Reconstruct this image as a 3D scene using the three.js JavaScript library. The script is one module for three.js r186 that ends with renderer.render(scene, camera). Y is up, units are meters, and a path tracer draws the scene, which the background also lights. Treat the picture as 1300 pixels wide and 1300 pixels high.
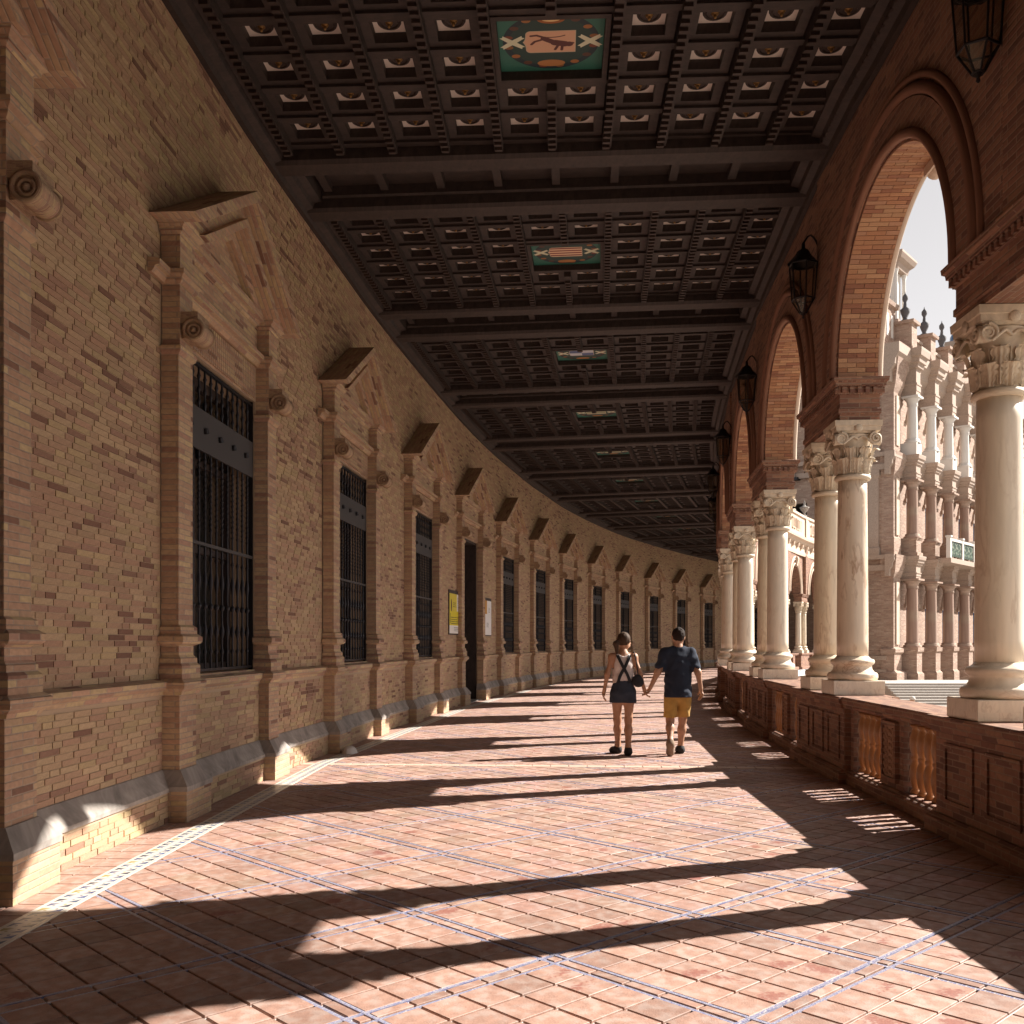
import * as THREE from 'three';
import { mergeGeometries, mergeVertices } from 'three/addons/utils/BufferGeometryUtils.js';
import { ImprovedNoise } from 'three/addons/math/ImprovedNoise.js';

// ---------- camera, sky, sun, exposure ----------
const scene = new THREE.Scene();
const W_PX = 1024, H_PX = 1024;
const camera = new THREE.PerspectiveCamera(2 * Math.atan(650 / 1250) * 180 / Math.PI, 1, 0.1, 3000);
camera.position.set(0, 1.5, 0);
camera.lookAt(0, 1.5, -10);
camera.setViewOffset(W_PX, H_PX, 0, -(817 - 650) / 1300 * H_PX, W_PX, H_PX);
const renderer = new THREE.WebGLRenderer({ antialias: true });
renderer.setSize(W_PX, H_PX);
renderer.toneMapping = THREE.LinearToneMapping;
renderer.toneMappingExposure = 2.65;
renderer.shadowMap.enabled = true;

const SUN_AZ = 0.35, SUN_EL = Math.atan(0.765);
const sunDir = new THREE.Vector3(Math.cos(SUN_AZ) * Math.cos(SUN_EL), Math.sin(SUN_EL), -Math.sin(SUN_AZ) * Math.cos(SUN_EL));
{ // hazy summer sky: pale near the horizon and round the sun, bluer overhead
  const w = 512, h = 256, a = new Float32Array(w * h * 4), v = new THREE.Vector3();
  for (let j = 0; j < h; j++) for (let i = 0; i < w; i++) {
    const el = ((j + .5) / h - .5) * Math.PI, az = ((i + .5) / w - .5) * 2 * Math.PI;
    v.set(Math.cos(el) * Math.cos(az), Math.sin(el), Math.cos(el) * Math.sin(az));
    const g = Math.acos(Math.max(-1, Math.min(1, v.dot(sunDir))));
    const hz = Math.exp(-Math.max(0, Math.sin(el)) * 2.8);
    const mie = Math.exp(-g * 1.2);
    const L = .025 + .42 * hz + .30 * mie;
    const wh = Math.min(1, .3 + 1.1 * hz + 1.4 * mie);
    const k = (j * w + i) * 4;
    a[k] = L * (.72 + .28 * wh) * 1.0; a[k + 1] = L * (.86 + .13 * wh) * .985; a[k + 2] = L * (1.12 - .12 * wh) * .99; a[k + 3] = 1;
  }
  const t = new THREE.DataTexture(a, w, h, THREE.RGBAFormat, THREE.FloatType);
  t.mapping = THREE.EquirectangularReflectionMapping; t.magFilter = t.minFilter = THREE.LinearFilter; t.needsUpdate = true;
  scene.background = t; scene.environment = t;
}
const sun = new THREE.DirectionalLight(new THREE.Color().setRGB(1, .945, .87), 5);
sun.position.copy(sunDir).multiplyScalar(120).add(new THREE.Vector3(5, 0, -35));
sun.target.position.set(5, 0, -35);
sun.castShadow = true; sun.shadow.mapSize.set(4096, 4096);
Object.assign(sun.shadow.camera, { left: -60, right: 60, top: 60, bottom: -60, near: 1, far: 300 });
scene.add(sun, sun.target);

// ---------- helpers ----------
const V3 = THREE.Vector3, PI = Math.PI, cos = Math.cos, sin = Math.sin;
let seed = 12345;
const rnd = () => { seed |= 0; seed = seed + 0x6D2B79F5 | 0; let t = Math.imul(seed ^ seed >>> 15, 1 | seed); t = t + Math.imul(t ^ t >>> 7, 61 | t) ^ t; return ((t ^ t >>> 14) >>> 0) / 4294967296; };
const rr = (a, b) => a + (b - a) * rnd();
const clamp = (x, a, b) => Math.max(a, Math.min(b, x));
const noise = new ImprovedNoise();
const fbm = (x, y, z, o = 4) => { let s = 0, a = .5; for (let i = 0; i < o; i++) { s += a * noise.noise(x, y, z); x *= 2.03; y *= 2.03; z *= 2.03; a *= .5; } return s; };

class GB { // collects triangles; uv in metres by box projection unless given
  constructor() { this.p = []; this.n = []; this.u = []; }
  tri(a, b, c, ua, ub, uc, nn) {
    const ax = b[0] - a[0], ay = b[1] - a[1], az = b[2] - a[2], bx = c[0] - a[0], by = c[1] - a[1], bz = c[2] - a[2];
    let nx = ay * bz - az * by, ny = az * bx - ax * bz, nz = ax * by - ay * bx; const l = Math.hypot(nx, ny, nz); if (l < 1e-12) return this; nx /= l; ny /= l; nz /= l;
    const uv = q => Math.abs(ny) > .75 ? [q[0], q[2]] : Math.abs(nx) > Math.abs(nz) ? [q[2], q[1]] : [q[0], q[1]];
    this.p.push(...a, ...b, ...c);
    if (nn) this.n.push(...nn[0], ...nn[1], ...nn[2]); else this.n.push(nx, ny, nz, nx, ny, nz, nx, ny, nz);
    this.u.push(...(ua || uv(a)), ...(ub || uv(b)), ...(uc || uv(c))); return this;
  }
  quad(a, b, c, d, ua, ub, uc, ud) { this.tri(a, b, c, ua, ub, uc); this.tri(a, c, d, ua, uc, ud); return this; }
  box(x0, x1, y0, y1, z0, z1) {
    this.quad([x0, y0, z1], [x1, y0, z1], [x1, y1, z1], [x0, y1, z1]);
    this.quad([x1, y0, z0], [x0, y0, z0], [x0, y1, z0], [x1, y1, z0]);
    this.quad([x0, y0, z0], [x0, y0, z1], [x0, y1, z1], [x0, y1, z0]);
    this.quad([x1, y0, z1], [x1, y0, z0], [x1, y1, z0], [x1, y1, z1]);
    this.quad([x0, y1, z1], [x1, y1, z1], [x1, y1, z0], [x0, y1, z0]);
    this.quad([x0, y0, z0], [x1, y0, z0], [x1, y0, z1], [x0, y0, z1]);
    return this;
  }
  // stack of rectangular levels [[y, e], ...] grown by e round a core x in [c-hw, c+hw], z in [z0 (back, or -e when four), z1]
  stack(prof, c, hw, z0, z1, four = false) {
    const R = (y, e) => { const zb = four ? z0 - e : z0; return [[c - hw - e, y, zb], [c - hw - e, y, z1 + e], [c + hw + e, y, z1 + e], [c + hw + e, y, zb]]; };
    for (let i = 0; i + 1 < prof.length; i++) {
      const A = R(...prof[i]), B = R(...prof[i + 1]);
      for (let k = 0; k < (four ? 4 : 3); k++) { const l = (k + 1) % 4; this.quad(A[k], A[l], B[l], B[k]); }
    }
    const t = R(...prof[prof.length - 1]), b = R(...prof[0]);
    this.quad(t[1], t[2], t[3], t[0]); this.quad(b[0], b[3], b[2], b[1]); return this;
  }
  // polygon [[z, y], ...] (counter-clockwise seen from +x) swept along x
  alongX(poly, x0, x1) {
    const n = poly.length;
    for (let i = 0; i < n; i++) { const a = poly[i], b = poly[(i + 1) % n]; this.quad([x0, a[1], a[0]], [x1, a[1], a[0]], [x1, b[1], b[0]], [x0, b[1], b[0]]); }
    const f = THREE.ShapeUtils.triangulateShape(poly.map(q => new THREE.Vector2(q[0], q[1])), []);
    for (const [i, j, k] of f) { const q = [i, j, k].map(m => poly[m]); this.tri(...[q[2], q[1], q[0]].map(m => [x0, m[1], m[0]])); this.tri(...q.map(m => [x1, m[1], m[0]])); }
    return this;
  }
  add(geo, m) {
    let g = geo.index ? geo.toNonIndexed() : geo.clone(); if (m) g.applyMatrix4(m);
    const P = g.attributes.position.array, N = g.attributes.normal.array, U = g.attributes.uv ? g.attributes.uv.array : null;
    for (let i = 0; i < P.length; i++) { this.p.push(P[i]); this.n.push(N[i]); }
    for (let i = 0; i < P.length / 3; i++) this.u.push(U ? U[2 * i] : 0, U ? U[2 * i + 1] : 0);
    return this;
  }
  geo() {
    const g = new THREE.BufferGeometry();
    g.setAttribute('position', new THREE.Float32BufferAttribute(this.p, 3)); g.setAttribute('normal', new THREE.Float32BufferAttribute(this.n, 3)); g.setAttribute('uv', new THREE.Float32BufferAttribute(this.u, 2));
    return g;
  }
}
const T = (x, y, z, rx = 0, ry = 0, rz = 0, sx = 1, sy = sx, sz = sx) => new THREE.Matrix4().compose(new V3(x, y, z), new THREE.Quaternion().setFromEuler(new THREE.Euler(rx, ry, rz)), new V3(sx, sy, sz));
const used = new Map();
function numbered(name) { const k = used.get(name) || 0; used.set(name, k + 1); return k ? `${name}_${String(k).padStart(3, '0')}` : name; }
function mesh(name, g, mat, parent) {
  const m = new THREE.Mesh(g instanceof GB ? g.geo() : g, mat); m.name = name; m.castShadow = m.receiveShadow = true;
  (parent || scene).add(m); return m;
}
function tag(o, label, category, group) { o.userData.label = label; o.userData.category = category; if (group) o.userData.group = group; return o; }
function thing(name, label, category, group) { const o = new THREE.Group(); o.name = numbered(name); scene.add(o); return tag(o, label, category, group); }
function copyThing(src, name, label, group) { const c = src.clone(); c.name = numbered(name); c.userData = { ...src.userData }; if (label) c.userData.label = label; if (group) c.userData.group = group; scene.add(c); return c; }
function stuff(m) { m.userData.kind = 'stuff'; return m; }
function instanced(name, geo, mat, list, parent) { // list of {m: Matrix4, c: Color}
  const im = new THREE.InstancedMesh(geo, mat, list.length); im.name = name; im.castShadow = im.receiveShadow = true;
  list.forEach((e, i) => { im.setMatrixAt(i, e.m); if (e.c) im.setColorAt(i, e.c); });
  parent.add(im); return stuff(im);
}

// ---------- the curve of the gallery: s runs along the wall, d away from it ----------
const R = 126.41, CX = 123.37, CZ = 3.646, DTH = .0411, TW = .0085, PITCH = R * DTH, PIER = -.571, AW = 6.647, SEP = 1.22;
const DEL = [[-4, -.1], [0, -.085], [1, -.024], [2, .058], [3, .097], [5, .01], [6, -.057], [7, -.164], [8, -.177], [9, -.17], [10, -.01], [11, .12], [12, .3], [16, .6], [40, .6]];
function delta(s) {
  const n = s / PITCH; if (n <= DEL[0][0]) return DEL[0][1];
  for (let i = 0; i + 1 < DEL.length; i++) if (n <= DEL[i + 1][0]) { const t = (n - DEL[i][0]) / (DEL[i + 1][0] - DEL[i][0]); const e = t * t * (3 - 2 * t); return DEL[i][1] + (DEL[i + 1][1] - DEL[i][1]) * e; }
  return .6;
}
const th = s => TW + s / R;
function P(s, d, y = 0) { const t = th(s), r = R - d - delta(s) * (s < PITCH && d > 3 ? Math.max(.25, 1 - (d - 3) / 2) : 1); return [CX - r * cos(t), y, -(CZ + r * sin(t))]; }
function place(o, s, d, y = 0) { o.position.set(...P(s, d, y)); o.rotation.y = PI / 2 - th(s); return o; }
function localMatrix(s, d, y = 0) { const o = new THREE.Object3D(); place(o, s, d, y); o.updateMatrix(); return o.matrix; }
// closed profile [[d, y], ...] swept along the curve
function sweep(gb, poly, s0, s1, step = .65) {
  const n = Math.max(1, Math.round((s1 - s0) / step)), L = [0];
  for (let i = 0; i < poly.length; i++) { const a = poly[i], b = poly[(i + 1) % poly.length]; L.push(L[i] + Math.hypot(b[0] - a[0], b[1] - a[1])); }
  let area = 0; for (let i = 0; i < poly.length; i++) { const a = poly[i], b = poly[(i + 1) % poly.length]; area += a[0] * b[1] - b[0] * a[1]; }
  const pts = area > 0 ? poly : poly.slice().reverse();
  for (let k = 0; k < n; k++) {
    const a = s0 + (s1 - s0) * k / n, b = s0 + (s1 - s0) * (k + 1) / n;
    for (let i = 0; i < pts.length; i++) {
      const p = pts[i], q = pts[(i + 1) % pts.length];
      gb.quad(P(a, p[0], p[1]), P(b, p[0], p[1]), P(b, q[0], q[1]), P(a, q[0], q[1]), [a, L[i]], [b, L[i]], [b, L[i + 1]], [a, L[i + 1]]);
    }
  }
  const f = THREE.ShapeUtils.triangulateShape(pts.map(q => new THREE.Vector2(q[0], q[1])), []);
  for (const [i, j, k] of f) { const q = [i, j, k].map(m => pts[m]); gb.tri(...[q[2], q[1], q[0]].map(m => P(s0, m[0], m[1]))); gb.tri(...q.map(m => P(s1, m[0], m[1]))); }
  return gb;
}
const rect = (d0, d1, y0, y1) => [[d0, y0], [d1, y0], [d1, y1], [d0, y1]];

// ---------- textures and materials ----------
function dataTex(w, h, fn, srgb = true, sx = 1, sy = 1) { // fn(u, v) -> [r, g, b] linear 0..1
  const a = new Uint8Array(w * h * 4), enc = x => { x = clamp(x, 0, 1); return 255 * (srgb ? (x <= .0031308 ? 12.92 * x : 1.055 * Math.pow(x, 1 / 2.4) - .055) : x); };
  for (let j = 0; j < h; j++) for (let i = 0; i < w; i++) { const c = fn((i + .5) / w, (j + .5) / h), k = (j * w + i) * 4; a[k] = enc(c[0]); a[k + 1] = enc(c[1]); a[k + 2] = enc(c[2]); a[k + 3] = 255; }
  const t = new THREE.DataTexture(a, w, h); t.wrapS = t.wrapT = THREE.RepeatWrapping; t.magFilter = THREE.LinearFilter; t.minFilter = THREE.LinearMipmapLinearFilter; t.generateMipmaps = true;
  if (srgb) t.colorSpace = THREE.SRGBColorSpace; t.repeat.set(1 / sx, 1 / sy); t.needsUpdate = true; return t;
}
const tileNoise = (u, v, f, z, o = 4) => { // repeats on the unit square
  const a = u * 2 * PI, b = v * 2 * PI, r = f / (2 * PI); return fbm(cos(a) * r + 7, sin(a) * r + cos(b) * r * .7 + z, sin(b) * r + 3 - cos(b) * .3 * r, o);
};
const mix3 = (a, b, t) => [a[0] + (b[0] - a[0]) * t, a[1] + (b[1] - a[1]) * t, a[2] + (b[2] - a[2]) * t];
const scl = (a, k) => [a[0] * k, a[1] * k, a[2] * k];
const std = o => new THREE.MeshStandardMaterial(o);
const col = (r, g, b) => new THREE.Color().setRGB(r, g, b);
const BRICK = [[.46, .315, .19], [.44, .285, .18], [.49, .35, .21], [.43, .265, .17], [.47, .345, .19], [.22, .115, .075], [.29, .165, .11], [.37, .22, .15]];
function brickTone(dark) { const q = rnd(); const i = q < dark ? 5 + Math.floor(rnd() * 3) : Math.floor(rnd() * 5); return scl(BRICK[i], rr(.86, 1.1)); }
function brickTex(cols, rows, px, tones, mortar, bl, ch) { // cols x rows bricks, metres bl x ch each
  const w = cols * px * 4, h = rows * px, tone = [], ht = [];
  for (let j = 0; j < rows; j++) { tone.push([]); ht.push([]); for (let i = 0; i < cols; i++) { tone[j].push(tones()); ht[j].push(rr(.75, 1)); } }
  const at = (u, v) => { const j = Math.floor(v * rows) % rows, fy = v * rows - Math.floor(v * rows); let x = u * cols + (j % 2) * .5; const i = Math.floor(x) % cols, fx = x - Math.floor(x); const m = fy < .12 || fy > .94 || fx < .025 || fx > .985; return [j, i, m]; };
  const map = dataTex(w, h, (u, v) => { const [j, i, m] = at(u, v); const g = 1 + .3 * tileNoise(u, v, 40, 2, 3); return m ? scl(mortar, g) : scl(tone[j][i], g); }, true, cols * bl, rows * ch);
  const bump = dataTex(w, h, (u, v) => { const [j, i, m] = at(u, v); const k = m ? .15 : ht[j][i] + .15 * tileNoise(u, v, 50, 5, 2); return [k, k, k]; }, false, cols * bl, rows * ch);
  return { map, bump };
}
const grain = dataTex(128, 128, (u, v) => { const k = .93 + .35 * tileNoise(u, v, 14, 1, 4); return [k, k * .99, k * .98]; });
const grainBump = dataTex(128, 128, (u, v) => { const k = .5 + .6 * tileNoise(u, v, 24, 4, 3); return [k, k, k]; }, false);
const M = {};
M.brick = std({ color: 0xffffff, map: grain, bumpMap: grainBump, bumpScale: .002, roughness: .9 });
M.mortar = std({ color: col(.44, .325, .215), roughness: .95 });
{
  const t = brickTex(6, 20, 12, () => brickTone(.22), [.35, .27, .2], .26, .046);
  M.trim = std({ map: t.map, bumpMap: t.bump, bumpScale: .004, roughness: .9 });
  const t2 = brickTex(8, 24, 10, () => scl([[.26, .125, .08], [.22, .10, .065], [.29, .15, .092], [.17, .08, .055], [.25, .125, .08]][Math.floor(rnd() * 5)], rr(.85, 1.12)), [.27, .18, .125], .24, .05);
  M.red = std({ map: t2.map, bumpMap: t2.bump, bumpScale: .004, roughness: .88 });
  const t3 = brickTex(8, 24, 10, () => scl([[.37, .255, .195], [.33, .215, .165], [.41, .295, .23]][Math.floor(rnd() * 3)], rr(.85, 1.12)), [.33, .24, .18], .34, .09);
  M.pav = std({ map: t3.map, roughness: .9 });
}
M.stone = std({ map: dataTex(256, 256, (u, v) => { const n = tileNoise(u, v, 8, 3, 5), m = tileNoise(u, v, 30, 9, 3); return scl([.30, .265, .235], 1 + .7 * n + .35 * m); }, true, 1.3, 1.3), roughness: .9 });
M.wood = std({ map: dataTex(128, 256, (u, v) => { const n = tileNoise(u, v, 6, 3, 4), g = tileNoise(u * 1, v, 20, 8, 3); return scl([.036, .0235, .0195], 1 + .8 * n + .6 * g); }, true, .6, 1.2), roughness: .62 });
M.woodWarm = std({ color: col(.035, .02, .015), roughness: .55 });
M.plate = std({ color: col(.72, .64, .58), roughness: .5 });
M.gold = std({ color: col(.3, .17, .06), roughness: .4, metalness: .6 });
M.iron = std({ color: col(.035, .033, .036), roughness: .45, metalness: .7 });
M.ironPlate = std({ color: col(.06, .056, .056), roughness: .6, metalness: .3 });
M.glass = new THREE.MeshPhysicalMaterial({ color: 0xffffff, transmission: 1, thickness: 0, roughness: .03, ior: 1.5 });
M.lampGlass = new THREE.MeshPhysicalMaterial({ color: col(.75, .7, .62), transmission: 1, thickness: 0, roughness: .12 });
M.dark = std({ color: col(.05, .045, .045), roughness: .9 });
M.room = std({ color: col(.16, .14, .12), roughness: .95 });
M.grout = std({ map: dataTex(256, 256, (u, v) => scl([.56, .52, .49], 1 + .45 * tileNoise(u, v, 12, 5, 4)), true, 1, 1), roughness: .95 });
M.blue = std({ map: dataTex(256, 64, (u, v) => { const n = tileNoise(u, v, 16, 5, 4); return mix3([.14, .15, .29], [.46, .43, .44], clamp(.45 + 2.2 * n, 0, 1)); }, true, .9, .2), roughness: .35 });
M.cream = std({ map: dataTex(256, 256, (u, v) => scl([.56, .43, .33], 1 + .3 * tileNoise(u, v, 9, 2, 5)), true, 2, 2), roughness: .85 });
M.plaza = std({ map: dataTex(256, 256, (u, v) => scl([.27, .24, .205], 1 + .4 * tileNoise(u, v, 9, 2, 5)), true, 6, 6), roughness: .95 });
M.white = std({ color: col(.66, .62, .57), roughness: .6 });
M.slate = std({ color: col(.09, .085, .09), roughness: .8 });
// terracotta floor tiles: plain and worn variants
const terra = (k, stain) => dataTex(128, 128, (u, v) => {
  const n = fbm(u * 4 + k * 7, v * 4, k, 5), f = fbm(u * 26 + k, v * 26, 2 + k, 3);
  let c = scl([.345, .20, .15], 1 + .40 * n + .34 * f);
  c = mix3(c, [.45, .355, .31], clamp(.16 + 1.3 * fbm(u * 3, v * 3 + k * 5, 11, 4), 0, .5)); // chalky wear
  if (stain) { const d = Math.hypot((u - .5 - .2 * sin(k * 2.3)) * (1 + .5 * sin(k)), v - .5 - .2 * cos(k * 3.1)) + .5 * fbm(u * 2.2 + k * 3, v * 2.2, k + 3, 3); const s = clamp((.34 - d) * 4 + 2.2 * fbm(u * 12 + k, v * 7, k + 1, 5), 0, 1); c = mix3(c, scl([.25, .085, .062], 1 + .6 * f), s * .8); }
  return c;
});
M.tiles = [0, 1, 2, 3].map(k => std({ color: 0xffffff, map: terra(k, false), bumpMap: grainBump, bumpScale: .0012, roughness: .68 }));
M.tileStain = [0, 1, 2, 3, 4].map(k => std({ color: 0xffffff, map: terra(k + 5, true), roughness: .6 }));
M.tileTones = M.tiles.map(m => [.78, .92, 1, 1.08].map(k => { const c = m.clone(); c.color.setRGB(k, k * .99, k * .985); return c; }));
// marble shafts
const marble = (k, vein, base) => dataTex(256, 512, (u, v) => {
  const a = u * 2 * PI, x = cos(a) * .8, z = sin(a) * .8, y = v * 6;
  const w = fbm(x * 1.3 + k * 9, y * .55, z * 1.3, 5), q = Math.abs(fbm(x * 1.6 + w * 1.6 + k, y * .6 + w, z * 1.6 + 4, 5));
  const f = fbm(x * 6, y * 1.2, z * 6 + k, 4);
  let c = scl(base, 1 + .22 * w + .14 * f);
  c = mix3(c, [.33, .19, .11], clamp((.085 - q) * 11, 0, 1) * vein * clamp(.5 + 2.4 * w, 0, 1));
  c = mix3(c, [.62, .45, .32], clamp(w * 1.5, 0, .6) * vein);
  return c;
});
M.marble = [std({ map: marble(1, .6, [.69, .575, .43]), roughness: .32 }), std({ map: marble(2, 1, [.73, .605, .465]), roughness: .3 }), std({ map: marble(3, .4, [.72, .62, .495]), roughness: .32 })];
M.capital = std({ map: dataTex(128, 128, (u, v) => scl([.64, .53, .40], 1 + .35 * tileNoise(u, v, 10, 2, 4)), true, .4, .4), roughness: .6 });
function canvasTex(w, h, draw) { const c = document.createElement('canvas'); c.width = w; c.height = h; const x = c.getContext('2d'); draw(x, w, h); const t = new THREE.CanvasTexture(c); t.colorSpace = THREE.SRGBColorSpace; t.wrapS = t.wrapT = THREE.RepeatWrapping; return t; }
const hex = c => '#' + c.toString(16).padStart(6, '0');

// ---------- ground and gallery floor ----------
const GROUND = -2.15;
{
  const g = mesh('plaza_ground', new GB().box(-400, 700, GROUND - 1, GROUND, -900, 200), M.plaza); g.userData.kind = 'structure';
}
const S0 = -3.3 * PITCH, S1 = 15 * PITCH;
const floor = new THREE.Group(); floor.name = 'gallery_floor'; floor.userData.kind = 'structure'; scene.add(floor);
mesh('grout_bed', sweep(new GB(), rect(-.5, AW + .5, -.35, -.011), S0, S1), M.grout, floor);
mesh('podium', sweep(new GB(), rect(-3.4, AW + .42, GROUND - .2, -.352), S0, S1, 1.3), M.red, floor);

function clipPoly(poly, planes) { // planes [[nx, nz, c]] keep nx*x + nz*z <= c
  for (const [a, b, c] of planes) {
    const out = [];
    for (let i = 0; i < poly.length; i++) {
      const p = poly[i], q = poly[(i + 1) % poly.length], fp = a * p[0] + b * p[1] - c, fq = a * q[0] + b * q[1] - c;
      if (fp <= 0) out.push(p);
      if ((fp < 0 && fq > 0) || (fp > 0 && fq < 0)) { const t = fp / (fp - fq); out.push([p[0] + (q[0] - p[0]) * t, p[1] + (q[1] - p[1]) * t]); }
    }
    poly = out; if (poly.length < 3) return null;
  }
  return poly;
}
function prism(gb, poly, y0, y1, uvf) { // poly [[x, z]] in world
  let ar = 0; for (let i = 0; i < poly.length; i++) { const a = poly[i], b = poly[(i + 1) % poly.length]; ar += a[0] * b[1] - b[0] * a[1]; }
  const q = ar < 0 ? poly : poly.slice().reverse();
  if (Math.abs(ar) < 1e-5) return;
  for (let i = 1; i + 1 < q.length; i++) gb.tri([q[0][0], y1, q[0][1]], [q[i][0], y1, q[i][1]], [q[i + 1][0], y1, q[i + 1][1]], uvf && uvf(q[0]), uvf && uvf(q[i]), uvf && uvf(q[i + 1]));
  for (let i = 0; i < q.length; i++) { const a = q[i], b = q[(i + 1) % q.length]; gb.quad([a[0], y0, a[1]], [b[0], y0, b[1]], [b[0], y1, b[1]], [a[0], y1, a[1]]); }
}
const TILE = .2, BAND = .1, PER = 5 * TILE + BAND, GAP = .0065;
const tileGeoCache = new Map();
function tileGeo(w, l) {
  const k = w.toFixed(3) + l.toFixed(3); if (tileGeoCache.has(k)) return tileGeoCache.get(k);
  const b = .0025, gb = new GB(), a = w / 2, c = l / 2, y = 0, r = (x, yy, z) => [x, yy, z];
  const uv = q => [q[0] / TILE + .5, q[2] / TILE + .5];
  const top = [r(-a + b, y, c - b), r(a - b, y, c - b), r(a - b, y, -c + b), r(-a + b, y, -c + b)], mid = [r(-a, -b, c), r(a, -b, c), r(a, -b, -c), r(-a, -b, -c)], bot = mid.map(q => [q[0], -.018, q[2]]);
  gb.quad(...top, ...top.map(uv));
  for (let i = 0; i < 4; i++) { const j = (i + 1) % 4; gb.quad(mid[i], mid[j], top[j], top[i], ...[mid[i], mid[j], top[j], top[i]].map(uv)); gb.quad(bot[i], bot[j], mid[j], mid[i], ...[bot[i], bot[j], mid[j], mid[i]].map(uv)); }
  const g = gb.geo(); tileGeoCache.set(k, g); return g;
}
const whole = [], cut = M.tiles.map(() => new GB()), blueGB = new GB(), paleGB = new GB(), bandList = [];
const toneTile = () => { const k = rr(.78, 1.1); return col(k * rr(.97, 1.03), k * rr(.95, 1.02), k * rr(.94, 1.03)); };
// floor laid in straight lengths of about two bays
const J0 = 7.58, JL = 11.2;
for (let k = -2; k <= 6; k++) {
  const sa = J0 + (k - 1) * JL, sb = sa + JL; if (sb < S0 + 1 || sa > S1 - 1) continue;
  const A = P(sa, .36), B = P(sb, .36), cl = Math.hypot(B[0] - A[0], B[2] - A[2]), ux = (B[0] - A[0]) / cl, uz = (B[2] - A[2]) / cl; // along
  const nx = -uz, nz = ux; // to the right, away from the wall
  const A2 = P(sa, 7), B2 = P(sb, 7);
  const pl = (p, q, gap) => { // half plane through p, q keeping the middle of the length
    let a = -(q[2] - p[2]), b = q[0] - p[0]; const l = Math.hypot(a, b); a /= l; b /= l; let c = a * p[0] + b * p[2]; const mid = P((sa + sb) / 2, 3.5); if (a * mid[0] + b * mid[2] > c) { a = -a; b = -b; c = -c; } return [a, b, c - gap];
  };
  const HB = .1; // half width of the mosaic border
  const border = pl(A, B, HB), near = pl(A, A2, .1), far = pl(B, B2, .1);
  const inner = [border, near, far];
  const outerBorder = [-border[0], -border[1], -(border[2] + 2 * HB)];
  // diagonal grid frame
  const rot = PI / 4, ax = ux * cos(rot) + nx * sin(rot), az = uz * cos(rot) + nz * sin(rot), bx = -az, bz = ax; // a = 45 deg right of the run, b = the other way
  let ox = .2018, oz = -4.6875; if (k !== 0) { ox = A[0] + .3 * k; oz = A[2]; }
  const toW = (i, j) => [ox + ax * i + bx * j, oz + az * i + bz * j];
  const cells = []; for (let n = -16; n <= 16; n++) { for (let i = 0; i < 5; i++) cells.push([n * PER + BAND / 2 + i * TILE, n * PER + BAND / 2 + (i + 1) * TILE, false]); cells.push([n * PER - BAND / 2 + .017, n * PER + BAND / 2 - .017, true]); }
  const uvf = q => [(q[0] * ax + q[1] * az) / TILE, (q[0] * bx + q[1] * bz) / TILE];
  const inReach = (x, z) => { const c = Math.hypot(x - CX, -z - CZ), d = R - c; return d < 7.0 && d > -.4; };
  for (const ca of cells) for (const cb of cells) {
    const c = toW((ca[0] + ca[1]) / 2, (cb[0] + cb[1]) / 2); if (!inReach(...c)) continue;
    if (border[0] * c[0] + border[1] * c[1] - border[2] > .3 || near[0] * c[0] + near[1] * c[1] - near[2] > .3 || far[0] * c[0] + far[1] * c[1] - far[2] > .3) continue;
    const q = [toW(ca[0] + GAP, cb[0] + GAP), toW(ca[1] - GAP, cb[0] + GAP), toW(ca[1] - GAP, cb[1] - GAP), toW(ca[0] + GAP, cb[1] - GAP)];
    const inside = inner.every(([a, b, cc]) => q.every(p => a * p[0] + b * p[1] <= cc));
    if (inside) whole.push({ x: c[0], z: c[1], w: ca[1] - ca[0] - 2 * GAP, l: cb[1] - cb[0] - 2 * GAP, r: Math.atan2(-az, ax), y: rr(-.0012, .0008), sq: !ca[2] && !cb[2] });
    else { const cp = clipPoly(q, inner); if (cp) prism(cut[Math.floor(rnd() * 4)], cp, -.02, 0, uvf); }
  }
  // blue glazed strips either side of each narrow row
  for (let n = -16; n <= 16; n++) for (const e of [-1, 1]) for (let dir = 0; dir < 2; dir++) {
    const t0 = n * PER + e * BAND / 2 - .011, t1 = t0 + .022;
    for (let m = -17; m < 17; m++) {
      const u0 = m * PER, u1 = u0 + PER;
      const q = dir ? [toW(t0, u0), toW(t1, u0), toW(t1, u1), toW(t0, u1)] : [toW(u0, t0), toW(u1, t0), toW(u1, t1), toW(u0, t1)];
      if (!inReach(...q[0]) && !inReach(...q[2])) continue;
      const cp = clipPoly(q, inner); if (cp) prism(blueGB, cp, -.02, dir ? -.0015 : -.0022, uvf);
    }
  }
  // tiles between border and wall, laid square to the border
  for (let i = 0; i < Math.ceil(cl / .24) + 1; i++) for (let j = 0; j < 5; j++) {
    const f = (a, d) => [A[0] + ux * a - nx * d, A[2] + uz * a - nz * d];
    const a0 = i * .24 + GAP, a1 = i * .24 + .24 - GAP, d0 = HB + j * .2 - .02 + GAP, d1 = HB + j * .2 + .18 - GAP;
    const q = [f(a0, d0), f(a1, d0), f(a1, d1), f(a0, d1)]; if (!q.some(p => inReach(...p))) continue;
    const cp = clipPoly(q, [outerBorder, near, far]); if (cp) prism(cut[Math.floor(rnd() * 4)], cp, -.02, -.001, uvf);
  }
  bandList.push({ A, B, ux, uz, nx, nz, cl, HB });
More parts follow.
